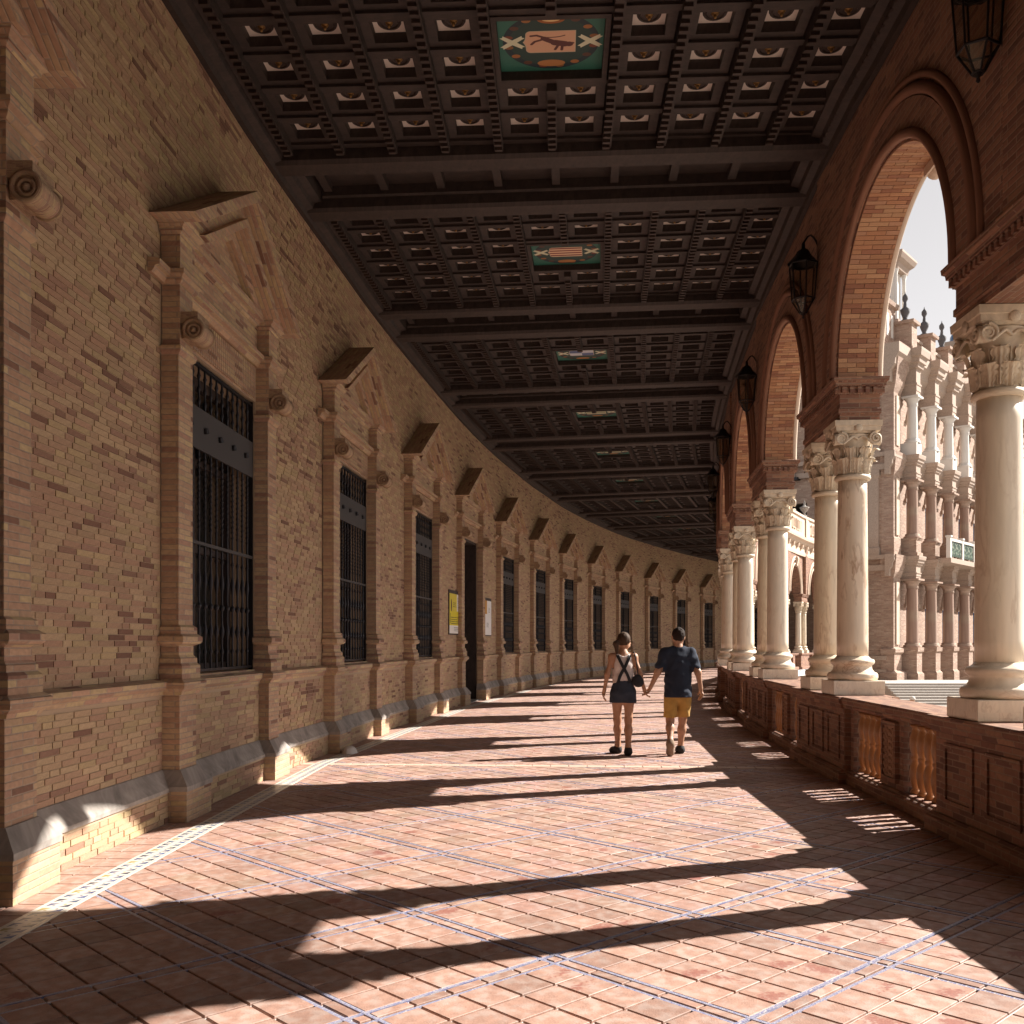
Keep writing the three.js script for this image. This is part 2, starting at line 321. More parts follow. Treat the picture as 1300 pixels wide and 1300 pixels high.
  // pale cross strip at the far end of the length
  const tx = B2[0] - B[0], tz = B2[2] - B[2], tl = Math.hypot(tx, tz), vx = tx / tl, vz = tz / tl;
  for (let i = 0; i < 32; i++) { const g = .006, a = -.3 + i * .225 + g, b = -.3 + (i + 1) * .225 - g, px = -vz, pz = vx; const q = (t, h) => [B[0] + vx * t + px * h, B[2] + vz * t + pz * h]; prism(paleGB, [q(a, -.085), q(b, -.085), q(b, .085), q(a, .085)], -.02, .001, uvf); }
}
// nearest whole tiles are single pieces, the rest one field
whole.forEach(t => t.dist = Math.hypot(t.x, t.z) + (Math.abs(t.x) > -t.z * .54 + .1 || -t.z < 3.2 ? 500 : 0));
whole.sort((a, b) => a.dist - b.dist);
const stainSpots = [[1.31, 4.55], [1.9, 4.95], [2.05, 4.75], [1.05, 4.3], [1.2, 4.2], [2.2, 4.0], [2.45, 4.05], [1.75, 3.95], [.55, 5.1], [.3, 4.45], [2.0, 4.3], [1.5, 3.85], [2.5, 6.3], [1.9, 7.3], [.6, 6.4], [-1.6, 8.2], [-1.9, 7.4], [-.9, 7.0]];
const bin = new Map(); let single = 0;
for (const t of whole) {
  const st = t.sq && stainSpots.some(([x, z]) => Math.hypot(t.x - x, -t.z - z) < .13) || (t.sq && rnd() < .03);
  const ti = Math.floor(rnd() * 4), mat = st ? M.tileStain[Math.floor(rnd() * 5)] : single < 300 ? M.tileTones[ti][Math.floor(rnd() * 4)] : M.tiles[ti];
  const rq = t.sq ? t.r + Math.floor(rnd() * 4) * PI / 2 : t.r, c = toneTile();
  if (single < 300) {
    const m = mesh('floor_tile', tileGeo(t.w, t.l), mat, floor); m.position.set(t.x, t.y, t.z); m.rotation.set(rr(-.002, .002), rq, rr(-.002, .002)); single++;
  } else {
    const key = t.w.toFixed(3) + t.l.toFixed(3) + mat.uuid; if (!bin.has(key)) bin.set(key, { g: tileGeo(t.w, t.l), mat, list: [] });
    bin.get(key).list.push({ m: T(t.x, t.y, t.z, rr(-.002, .002), rq, rr(-.002, .002)), c });
  }
}
for (const b of bin.values()) instanced('tile_field', b.g, b.mat, b.list, floor);
cut.forEach((g, i) => stuff(mesh('cut_tiles', g, M.tiles[i], floor)));
stuff(mesh('blue_glazed_strips', blueGB, M.blue, floor));
M.paleTile = std({ color: col(.58, .42, .33), map: grain, roughness: .6 });
stuff(mesh('pale_cross_strip', paleGB, M.paleTile, floor));
{ // glazed mosaic border, a printed strip of triangles
  const tex = canvasTex(256, 128, (x, w, h) => {
    x.fillStyle = '#c9c2b6'; x.fillRect(0, 0, w, h);
    const cs = ['#3f4c72', '#50608a', '#323a4c', '#94844a', '#475870'];
    for (let i = 0; i < 4; i++) for (let j = 0; j < 2; j++) { const a = i * 64, b = 14 + j * 50; x.fillStyle = cs[(i * 2 + j * 3) % 5]; x.beginPath(); if (j) { x.moveTo(a + 8, b + 46); x.lineTo(a + 56, b + 46); x.lineTo(a + 56, b + 8); } else { x.moveTo(a + 8, b + 6); x.lineTo(a + 8, b + 44); x.lineTo(a + 54, b + 6); } x.fill(); x.fillStyle = cs[(i + j + 2) % 5]; x.beginPath(); x.arc(a + (j ? 22 : 44), b + (j ? 18 : 34), 6, 0, 7); x.fill(); }
    x.fillStyle = '#b9b2a8'; x.fillRect(0, 8, w, 3); x.fillRect(0, h - 11, w, 3);
    x.strokeStyle = '#a49c92'; for (let i = 0; i < 4; i++) { x.beginPath(); x.moveTo(i * 64, 0); x.lineTo(i * 64, h); x.stroke(); }
  });
  M.mosaic = std({ map: tex, roughness: .4 });
  for (const b of bandList) {
    const gb = new GB(), f = (a, e, y) => [b.A[0] + b.ux * a + b.nx * e, y, b.A[2] + b.uz * a + b.nz * e], n = Math.round(b.cl / .4);
    for (let i = 0; i < n; i++) { const a = i * b.cl / n, c = (i + 1) * b.cl / n - .003, h = b.HB - .004; gb.quad(f(a, -h, .002), f(c, -h, .002), f(c, h, .002), f(a, h, .002), [0, 0], [1, 0], [1, 1], [0, 1]); for (const e of [-h, h]) gb.quad(f(a, e, -.02), f(c, e, -.02), f(c, e, .002), f(a, e, .002)); gb.quad(f(a, -h, -.02), f(a, h, -.02), f(a, h, .002), f(a, -h, .002)); gb.quad(f(c, -h, -.02), f(c, h, -.02), f(c, h, .002), f(c, -h, .002)); }
    mesh('mosaic_border', gb, M.mosaic, floor);
  }
}

// ---------- brick wall ----------
const OPEN = 1.12, PC = 1.28, PHW = .16, WS = -.1, WIN0 = 1.2, WIN1 = 4.18, CEIL = 7.0;
const wall = thing('gallery_wall', 'long curved buff brick wall carrying a row of pedimented windows', 'wall');
const N0 = -2, N1 = 14, DOOR = 4;
{
  const gb = new GB();
  for (let n = N0; n <= N1; n++) {
    const c = n * PITCH + WS;
    sweep(gb, rect(-.5, -.006, 0, 7.5), c + OPEN, c + PITCH - OPEN);
    sweep(gb, rect(-.5, -.006, WIN1, 7.5), c - OPEN, c + OPEN);
    if (n !== DOOR) sweep(gb, rect(-.5, -.006, 0, WIN0), c - OPEN, c + OPEN);
  }
  sweep(gb, rect(-.5, -.006, 0, 7.5), S0, N0 * PITCH + WS - OPEN);
  mesh('mortar_bed', gb, M.mortar, wall);
  const room = new GB();
  sweep(room, rect(-3.6, -3.3, -.3, 7.5), S0, S1, 2); sweep(room, rect(-3.3, -.502, 5.2, 5.5), S0, S1, 2); sweep(room, rect(-3.3, -.502, -.3, -.02), S0, S1, 2);
  for (const e of [S0, S1 - .3]) sweep(room, rect(-3.3, -.502, 0, 5.2), e, e + .3);
  mesh('inner_room_shell', room, M.room, wall);
  const dadoGB = new GB(), slopeGB = new GB(), plGB = new GB(), ledgeGB = new GB();
  for (let n = N0 - 1; n <= N1; n++) { // dado runs between the pedestals and under the windows
    const c = n * PITCH + WS, seg = [[c + 1.475, c + PITCH - 1.475, .03]]; if (n !== DOOR && n >= N0) seg.push([c - 1.085, c + 1.085, .05]);
    for (let [a, b, d] of seg) {
      a = Math.max(a, S0); if (b <= a) continue;
      sweep(dadoGB, rect(-.005, d - .006, .3, 1.06), a, b);
      sweep(plGB, rect(-.005, d + .084, 0, .255), a, b);
      sweep(slopeGB, [[-.004, .255], [d + .10, .255], [d + .10, .285], [d + .005, .43], [-.004, .43]], a, b);
      sweep(ledgeGB, [[-.004, 1.06], [d + .01, 1.06], [d + .02, 1.09], [d + .055, 1.12], [d + .06, 1.155], [d + .06, 1.175], [-.004, 1.2]], a, b);
    }
  }
  mesh('dado', dadoGB, M.mortar, wall); mesh('plinth_course', plGB, M.mortar, wall); mesh('plinth_moulding', slopeGB, M.stone, wall); mesh('dado_ledge', ledgeGB, M.trim, wall);
}
const CH = .046, BL = .262, JN = .006;
const bricks = [];
function brickRow(sa, sb, y, d, offset) {
  let a = sa; let first = offset;
  while (a < sb - .02) {
    let l = first > 0 ? first : (rnd() < .22 ? BL / 2 : BL); first = 0; let b = Math.min(a + l, sb); if (sb - b < .05) b = sb;
    const s = (a + b) / 2, nz = fbm(s * .35, y * .7, 2.5, 3), nz2 = fbm(s * .9, y * 2.2, 8.1, 2);
    const dark = clamp(.10 + .42 * nz + .55 * nz2, .015, .75);
    bricks.push({ s, y: y + CH / 2, d: d + rr(-.0015, .002), w: b - a - JN, c: brickTone(dark), h: CH - JN });
    a = b;
  }
}
const SL = .555, PX = 1.62, PY = 5.10, APEX = PY + PX * SL;
const unitHalf = y => { // half width of the window surround at height y; bricks stop there
  if (y < 5.0) return 1.445; return PX - .06 - (y - 5.04) / SL;
};
for (let n = N0; n <= N1 - 1; n++) {
  const c = n * PITCH + WS; let row = 0;
  for (const [za, zb] of [[.003, .257], [.432, 1.062], [1.2, CEIL]]) for (let y = za; y + CH < zb + .012; y += CH, row++) {
    const off = row % 2 ? BL / 2 : 0, off2 = off + (row % 3) * .031;
    if (y < .26) { brickRow(c + 1.575, c + PITCH - 1.575, y, .12, off2); if (n !== DOOR) brickRow(c - .985, c + .985, y, .14, off2); }
    else if (y < 1.07) { brickRow(c + 1.478, c + PITCH - 1.478, y, .03, off2); if (n !== DOOR) brickRow(c - 1.082, c + 1.082, y, .05, off2); }
    else {
      const h = unitHalf(y + CH);
      if (h > .06) brickRow(c + h + .005, c + PITCH - h - .005, y, 0, off2); else brickRow(c, c + PITCH, y, 0, off2);
    }
  }
}
{
  const geo = new GB().box(-.5, .5, -.5, .5, -.5, .5).geo(), list = [];
  { const u = geo.attributes.uv; for (let i = 0; i < u.count; i++) u.setXY(i, u.getX(i) * .8, u.getY(i) * .3); }
  const dep = .03;
  const size = b => { // rough size in the photograph
    const p = P(b.s, 0); if (-p[2] < 4.2) return 0; const z = -p[2], u = 650 + 1250 * p[0] / z, v = 817 - 1250 * (b.y - 1.5) / z; return u < 2 || v < 2 || v > 1298 ? 0 : b.w / z / z * (b.w > .2 ? 1 : .3) * (b.c[0] < .38 ? 1.15 : 1); };
  bricks.forEach(b => b.k = size(b));
  bricks.sort((a, b) => b.k - a.k);
  const tones = BRICK.map(t => std({ color: col(...t), map: grain, bumpMap: grainBump, bumpScale: .002, roughness: .9 }));
  const nearest = c => { let bi = 0, bd = 9; BRICK.forEach((t, i) => { const d = Math.abs(t[0] - c[0]) + Math.abs(t[1] - c[1]) + Math.abs(t[2] - c[2]); if (d < bd) { bd = d; bi = i; } }); return tones[bi]; };
  bricks.forEach((b, i) => {
    const m4 = localMatrix(b.s, b.d - dep / 2, b.y).clone().multiply(new THREE.Matrix4().makeRotationZ(rr(-.004, .004))).scale(new V3(b.w, b.h, dep));
    if (i < 300) { const m = mesh('brick', geo, nearest(b.c), wall); m4.decompose(m.position, m.quaternion, m.scale); }
    else list.push({ m: m4, c: col(...b.c) });
  });
  instanced('brick_field', geo, M.brick, list, wall);
}

// ---------- window surrounds ----------
function lathe(pts, seg = 12) { return new THREE.LatheGeometry(pts.map(p => new THREE.Vector2(p[0], p[1])), seg); }
function scrollGeo() { // a console scroll, axis along x
  const gb = new GB();
  gb.add(new THREE.CylinderGeometry(.088, .088, .26, 20), T(0, 0, 0, 0, 0, PI / 2));
  for (const e of [-1, 1]) {
    gb.add(new THREE.TorusGeometry(.082, .018, 8, 20), T(e * .13, 0, 0, 0, PI / 2, 0));
    gb.add(new THREE.TorusGeometry(.047, .014, 8, 16), T(e * .134, -.008, .006, 0, PI / 2, 0));
    gb.add(new THREE.SphereGeometry(.024, 10, 8), T(e * .135, -.006, .004));
  }
  return gb;
}
function chevron(a, b, yb, depth) { // raking band between two vertical offsets below the outer slope
  const xa = PX - (yb - PY + a) / SL, xb = PX - (yb - PY + b) / SL;
  const s = new THREE.Shape([[-xa, yb], [-xb, yb], [0, APEX - b], [xb, yb], [xa, yb], [0, APEX - a]].map(q => new THREE.Vector2(...q)));
  const g = new THREE.ExtrudeGeometry(s, { depth: depth - .002, bevelEnabled: true, bevelThickness: .006, bevelSize: .004, bevelSegments: 1 }); return g;
}
function uvBox(geo) { const g = new GB(), s = geo.index ? geo.toNonIndexed() : geo, p = s.attributes.position; for (let i = 0; i < p.count; i += 3) g.tri(...[0, 1, 2].map(k => [p.getX(i + k), p.getY(i + k), p.getZ(i + k)])); return g; }
function buildSurround(root, door) {
  for (const e of [-1, 1]) {
    const c = e * PC;
    mesh('pedestal_plinth', new GB().stack([[0, .1], [.26, .1]], c, .19, -.004, .17), M.trim, root);
    mesh('pedestal_moulding', new GB().stack([[.26, .11], [.30, .11], [.43, .012]], c, .19, -.004, .17), M.stone, root);
    mesh('pedestal', new GB().stack([[.43, 0], [1.06, 0], [1.065, .02], [1.09, .03], [1.12, .065], [1.17, .07], [1.2, .03]], c, .19, -.004, .17), M.trim, root);
    const pil = mesh('pilaster', new GB().stack([[1.66, 0], [3.96, 0], [3.98, .02], [4.01, .03], [4.03, .03], [4.045, .004]], c, PHW, -.004, .15), M.trim, root);
    mesh('pilaster_base', new GB().stack([[1.2, .05], [1.31, .05], [1.33, .03], [1.37, .03], [1.40, .005], [1.48, .005], [1.5, .05], [1.52, .065], [1.56, .065], [1.585, .03], [1.64, .03], [1.66, .002]], c, PHW, -.004, .15), M.trim, pil);
    const cons = mesh('console', new GB().stack([[4.045, 0], [4.56, 0]], c, PHW - .015, -.004, .155), M.trim, root);
    mesh('scroll', scrollGeo().add(new THREE.BoxGeometry(.27, .1, .16), T(0, .1, -.04)).add(new THREE.BoxGeometry(.22, .18, .12), T(0, .02, -.09)), M.trim, cons).position.set(c, 4.18, .265);
    mesh('entablature_block', new GB().stack([[4.56, 0], [4.58, .02], [4.61, .025], [4.63, .05], [4.67, .055], [4.69, .0], [4.98, 0], [5.0, .03], [5.03, .035], [5.05, .06], [5.09, .07], [5.11, .02], [5.16, .0]], c, PHW + .005, -.004, .165), M.trim, root);
  }
  const lint = mesh('lintel', new GB().box(-OPEN, OPEN, WIN1, 4.56, -.3, .004), M.trim, root);
  const fl = new GB(); for (let i = 0; i < 38; i++) { const x = -1.085 + i * .0572; fl.box(x, x + .044, WIN1 + .03, 4.55, .004, .02); } mesh('fluting', fl, M.trim, lint);
  const moulding = (y, k) => [[-.004, y], [.04, y], [.07, y + .03], [.075, y + .05], [.125, y + .06], [.13, y + .105 * k], [-.004, y + .12 * k]];
  mesh('architrave', new GB().alongX(moulding(4.565, 1), -1.112, 1.112), M.trim, root);
  mesh('frieze', new GB().box(-1.112, 1.112, 4.68, 4.99, -.004, .03), M.trim, root);
  mesh('cornice', new GB().alongX(moulding(4.99, 1.3), -1.112, 1.112), M.trim, root);
  for (const e of [-1, 1]) { mesh('moulding_return', new GB().alongX(moulding(4.565, 1).map(q => [q[0] * .8, q[1]]), e > 0 ? 1.45 : -1.72, e > 0 ? 1.72 : -1.45), M.trim, root); }
  const ped = mesh('pediment', uvBox(chevron(0, .11, 5.06, .38)), M.trim, root);
  mesh('raking_band', uvBox(chevron(.11, .27, 5.07, .21)), M.trim, ped);
  mesh('raking_bead', uvBox(chevron(.27, .35, 5.075, .28)), M.trim, ped);
  mesh('inner_raking_band', uvBox(chevron(.35, .47, 5.08, .13)), M.trim, ped);
  const xb = PX - (5.085 - PY + .47) / SL; const ts = new THREE.Shape([[-xb, 5.085], [xb, 5.085], [0, APEX - .47]].map(q => new THREE.Vector2(...q)));
  mesh('tympanum', uvBox(new THREE.ExtrudeGeometry(ts, { depth: .05, bevelEnabled: false })), M.trim, ped);
}
const barGeo = (() => {
  const p = [[.0, 1.24], [.012, 1.24]]; const bulge = (y, r, h) => { p.push([.011, y - h], [r * .7, y - h * .55], [r, y], [r * .7, y + h * .55], [.011, y + h]); };
  bulge(1.42, .022, .03); bulge(1.62, .026, .07); bulge(1.86, .03, .035); bulge(2.1, .024, .10); bulge(2.32, .02, .03);
  for (let y = 2.6; y < 3.3; y += .055) bulge(y, .019, .018);
  for (let y = 3.8; y < 4.1; y += .12) bulge(y, .02, .04);
  p.push([.012, 4.16], [0, 4.16]); return lathe(p, 7);
})();
function buildWindow() {
  const root = new THREE.Group(); buildSurround(root, false);
  const gr = mesh('iron_grille', new GB().box(-1.09, 1.09, 1.235, 1.26, -.05, -.015).box(-1.09, 1.09, 4.12, 4.15, -.05, -.015).box(-1.105, -1.075, 1.21, 4.17, -.055, -.01).box(1.075, 1.105, 1.21, 4.17, -.055, -.01), M.iron, root);
  for (let i = 0; i < 13; i++) { const b = mesh('bar', barGeo, M.iron, gr); b.position.set(-.96 + i * .16, 0, -.033); }
  mesh('cross_rail', new GB().box(-1.075, 1.075, 2.435, 2.465, -.03, -.008), M.ironPlate, gr);
  const pl = new GB().box(-1.074, 1.074, 3.33, 3.72, -.022, -.004); mesh('grille_plate', pl, M.ironPlate, gr);
  const vents = new GB(); for (let i = 0; i < 5; i++) vents.add(new THREE.CylinderGeometry(.022, .03, .05, 6), T(-.8 + i * .4, 3.53, .01, 0, 0, .4)); mesh('plate_stud', vents, M.iron, gr);
  const fr = new GB(); fr.box(-OPEN + .002, -1.04, WIN0, WIN1, -.34, -.27).box(1.04, OPEN - .002, WIN0, WIN1, -.34, -.27).box(-1.04, 1.04, WIN0, 1.3, -.34, -.27).box(-1.04, 1.04, 4.08, WIN1, -.34, -.27).box(-.04, .04, 1.3, 4.08, -.345, -.265).box(-1.04, -.04, 2.42, 2.48, -.338, -.272).box(.04, 1.04, 2.42, 2.48, -.338, -.272).box(-1.04, -.04, 3.3, 3.36, -.338, -.272).box(.04, 1.04, 3.3, 3.36, -.338, -.272);
  const f = mesh('window_frame', fr, M.woodWarm, root);
  for (const e of [-1, 1]) for (const [a, b] of [[1.3, 2.42], [2.48, 3.3], [3.36, 4.08]]) mesh('pane', new GB().quad([e > 0 ? .04 : -1.04, a, -.305], [e > 0 ? 1.04 : -.04, a, -.305], [e > 0 ? 1.04 : -.04, b, -.305], [e > 0 ? .04 : -1.04, b, -.305]), M.glass, f);
  mesh('sill', new GB().box(-1.11, 1.11, 1.195, 1.215, -.26, .02), M.trim, root);
  return root;
}
const wproto = buildWindow(); let firstWin = true;
const wgrp = 'pedimented windows along the brick wall', wlab = 'tall brick window with iron grille under a triangular pediment';
for (let n = N0; n <= 14; n++) {
  if (n === DOOR) continue;
  const lab = n === 3 ? 'tall grilled brick window with pediment, next before the doorway' : n === 5 ? 'tall grilled brick window with pediment, next after the doorway' : n === 1 ? 'tall grilled brick window with pale curtain behind its lower bars' : wlab;
  wproto.userData = { label: lab, category: 'window', group: wgrp };
  const w = copyThing(wproto, 'pedimented_window'); place(w, n * PITCH + WS, 0);
  if (n === 1) mesh('curtain', (() => { const g = new GB(); for (let i = 0; i < 9; i++) { const x = -.95 + i * .06, z = -.43 + (i % 2) * .03, z2 = -.43 + ((i + 1) % 2) * .03; g.quad([x, 1.32, z], [x + .06, 1.32, z2], [x + .06, 2.2, z2], [x, 2.2, z]); } return g; })(), M.white, w);
}
{
  const d = thing('doorway', 'dark open doorway framed by brick pilasters under a pediment between two notice boards', 'doorway'); buildSurround(d, true); place(d, DOOR * PITCH + WS, 0);
  for (const e of [-1, 1]) {
    const leaf = new GB().box(e > 0 ? .01 : -1.05, e > 0 ? 1.05 : -.01, .02, WIN1 - .07, -.42, -.37); const L = mesh('door_leaf', leaf, M.wood, d);
    const pn = new GB(); for (let j = 0; j < 5; j++) pn.stack([[.15 + j * .8, 0], [.15 + j * .8 + .62, 0]], e * .55, .4, -.371, -.345); mesh('door_panel', pn, M.wood, L);
    mesh('door_knob', new THREE.SphereGeometry(.03, 10, 8), M.iron, L).position.set(e * .06, 1.1, -.34);
  }
  mesh('door_lining', new GB().box(-OPEN + .002, -OPEN + .06, .02, WIN1 - .002, -.5, -.03).box(OPEN - .06, OPEN - .002, .02, WIN1 - .002, -.5, -.03).box(-OPEN + .06, OPEN - .06, WIN1 - .06, WIN1 - .002, -.5, -.03), M.wood, d);
  mesh('threshold', new GB().box(-1.1, 1.1, -.01, .02, -.5, .14), M.stone, d);
}

// ---------- timber ceiling ----------
const pierS = n => (n + PIER) * PITCH;            // s of pier n
const midS = n => (n + PIER + .5) * PITCH;        // s of the middle of the bay after pier n
const AIN = AW - .22;                              // inner face of the arcade wall
const PN0 = 0, PN1 = 15;
const ceiling = thing('coffered_ceiling', 'dark coffered timber ceiling with painted heraldic panels', 'ceiling');
mesh('roof_slab', sweep(new GB(), rect(-.55, AW + .22, 7.5, 7.75), S0, S1, 1.3), M.dark, ceiling);
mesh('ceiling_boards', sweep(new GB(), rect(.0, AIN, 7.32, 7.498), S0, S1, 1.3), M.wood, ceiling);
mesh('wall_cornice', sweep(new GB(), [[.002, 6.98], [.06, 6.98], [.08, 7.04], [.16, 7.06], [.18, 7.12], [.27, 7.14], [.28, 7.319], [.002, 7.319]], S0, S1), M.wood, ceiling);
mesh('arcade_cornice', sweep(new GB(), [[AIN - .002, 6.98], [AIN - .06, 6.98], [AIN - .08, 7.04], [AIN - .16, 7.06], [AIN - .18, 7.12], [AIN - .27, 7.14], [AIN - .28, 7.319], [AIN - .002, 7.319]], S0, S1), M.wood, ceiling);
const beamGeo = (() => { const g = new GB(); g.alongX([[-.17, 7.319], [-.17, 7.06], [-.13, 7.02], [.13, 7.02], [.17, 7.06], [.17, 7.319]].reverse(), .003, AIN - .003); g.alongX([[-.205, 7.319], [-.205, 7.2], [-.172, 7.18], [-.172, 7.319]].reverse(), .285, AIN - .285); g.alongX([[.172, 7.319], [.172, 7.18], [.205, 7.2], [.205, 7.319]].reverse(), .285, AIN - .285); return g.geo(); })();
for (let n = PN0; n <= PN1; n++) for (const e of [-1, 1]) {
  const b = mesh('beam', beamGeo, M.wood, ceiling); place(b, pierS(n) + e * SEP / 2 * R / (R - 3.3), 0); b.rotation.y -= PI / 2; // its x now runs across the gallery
  const t = th(pierS(n) + e * SEP / 2 * R / (R - 3.3)); b.rotation.y = -t;
}
const ROWS = 6, COLS = 10, RP = .57, CP = .603, C0 = .59;
const cofFrame = (() => { const g = new GB(), a = .25, b = .158, y0 = 7.195, y1 = 7.319; g.box(-a, -b, y0, y1, -a, a).box(b, a, y0, y1, -a, a).box(-b, b, y0, y1, -a, -b).box(-b, b, y0, y1, b, a); return g.geo(); })();
const plateGeo = new GB().box(-.157, .157, 7.295, 7.31, -.157, .157).geo();
const rosette = new GB().add(new THREE.CylinderGeometry(.115, .108, .012, 20), T(0, 7.288, 0)).add(new THREE.TorusGeometry(.085, .01, 6, 20), T(0, 7.28, 0, PI / 2)).geo();
const bossGeo = new GB().add(new THREE.SphereGeometry(.018, 10, 8), T(0, 7.258, 0, 0, 0, 0, 1, 1.3, 1)).add(new THREE.CylinderGeometry(.04, .024, .02, 10), T(0, 7.275, 0)).geo();
const ribX = new GB().box(-RP * 3 - .05, RP * 3 + .05, 7.09, 7.319, -.05, .05).geo();
const ribEnd = new GB().box(-RP * 3 - .05, -RP, 7.09, 7.319, -.05, .05).box(RP, RP * 3 + .05, 7.09, 7.319, -.05, .05).geo();
const farFrames = [], farPlates = [], farRos = [], farBoss = [], dent = [];
const dentGeo = new GB().box(-.022, .022, 7.055, 7.091, -.04, .04).geo();
const shields = [0, 1, 2, 3].map(k => std({ roughness: .6, map: canvasTex(512, 512, (x, w, h) => {
  const E = (cx, cy, rx, ry, c) => { x.fillStyle = c; x.beginPath(); x.ellipse(cx, cy, rx, ry, 0, 0, 7); x.fill(); };
  x.fillStyle = '#2f6a5c'; x.fillRect(0, 0, w, h); E(256, 256, 236, 236, '#1c3038'); E(256, 256, 205, 205, '#23403c');
  for (let i = 0; i < 16; i++) { const a = i / 16 * 6.283 + .2; E(256 + 212 * cos(a), 256 + 212 * sin(a), 22, 16, ['#8a5a30', '#a06a3a', '#5a3a2c', '#7a4028'][i % 4]); }
  for (const cx of [66, 446]) { x.save(); x.translate(cx, 256); for (const r of [.7, -.7, 2.4, -2.4]) { x.save(); x.rotate(r); x.fillStyle = '#d8d8bc'; x.beginPath(); x.moveTo(0, -16); x.lineTo(72, -12); x.lineTo(64, 0); x.lineTo(72, 12); x.lineTo(0, 16); x.fill(); x.restore(); } x.restore(); }
  E(256, 440, 66, 34, '#9a5a24'); E(256, 440, 44, 18, '#e8c890'); E(256, 70, 70, 30, '#b07a48');
  x.save(); x.translate(256, 256); x.fillStyle = '#d9ab8c';
  const sh = () => { x.beginPath(); x.moveTo(118, -90); x.lineTo(118, 90); x.lineTo(-100, 90); x.quadraticCurveTo(-122, 86, -122, 60); x.quadraticCurveTo(-122, 20, -136, 0); x.quadraticCurveTo(-122, -20, -122, -60); x.quadraticCurveTo(-122, -86, -100, -90); x.closePath(); };
  sh(); x.fill(); x.save(); sh(); x.clip();
  if (k === 0) { // a dark beast reared up along the field
    x.fillStyle = '#5a2f2c'; x.strokeStyle = '#5a2f2c'; x.lineCap = 'round'; x.lineWidth = 34; x.beginPath(); x.moveTo(-34, 28); x.quadraticCurveTo(-10, 10, 20, -8); x.stroke(); x.lineWidth = 46; x.beginPath(); x.moveTo(20, -8); x.lineTo(66, -20); x.stroke(); E(88, -22, 20, 20, '#5a2f2c'); E(104, -14, 10, 8, '#5a2f2c'); x.lineWidth = 14;
    for (const [a, b, c, d] of [[40, -18, 20, -66], [56, -26, 52, -70], [-30, 26, -80, 4], [-28, 34, -70, 56]]) { x.beginPath(); x.moveTo(a, b); x.lineTo(c, d); x.stroke(); } for (const [a, b, c, d] of [[-80, 4, -96, -18], [-70, 56, -98, 52]]) { x.beginPath(); x.moveTo(a, b); x.lineTo(c, d); x.stroke(); }
    x.lineWidth = 7; x.beginPath(); x.moveTo(-26, 38); x.quadraticCurveTo(30, 34, 66, 52); x.stroke();
  } else if (k === 1) { x.fillStyle = '#e6c9a8'; x.fillRect(-140, -95, 280, 190); x.fillStyle = '#8c2f26'; for (let i = 0; i < 4; i++) x.fillRect(-140, -76 + i * 45, 280, 22); }
  else if (k === 2) { x.fillStyle = '#c8ccd6'; x.fillRect(-140, -95, 280, 190); x.fillStyle = '#5a6a94'; x.fillRect(0, -95, 120, 95); x.fillRect(-140, 0, 140, 95); }
  else { x.fillStyle = '#b9b39a'; x.fillRect(-140, -95, 280, 190); x.fillStyle = '#7a8a5a'; x.fillRect(-140, -20, 280, 40); }
  x.restore(); x.lineWidth = 5; x.strokeStyle = '#c9b49a'; sh(); x.stroke(); x.restore();
}) }));
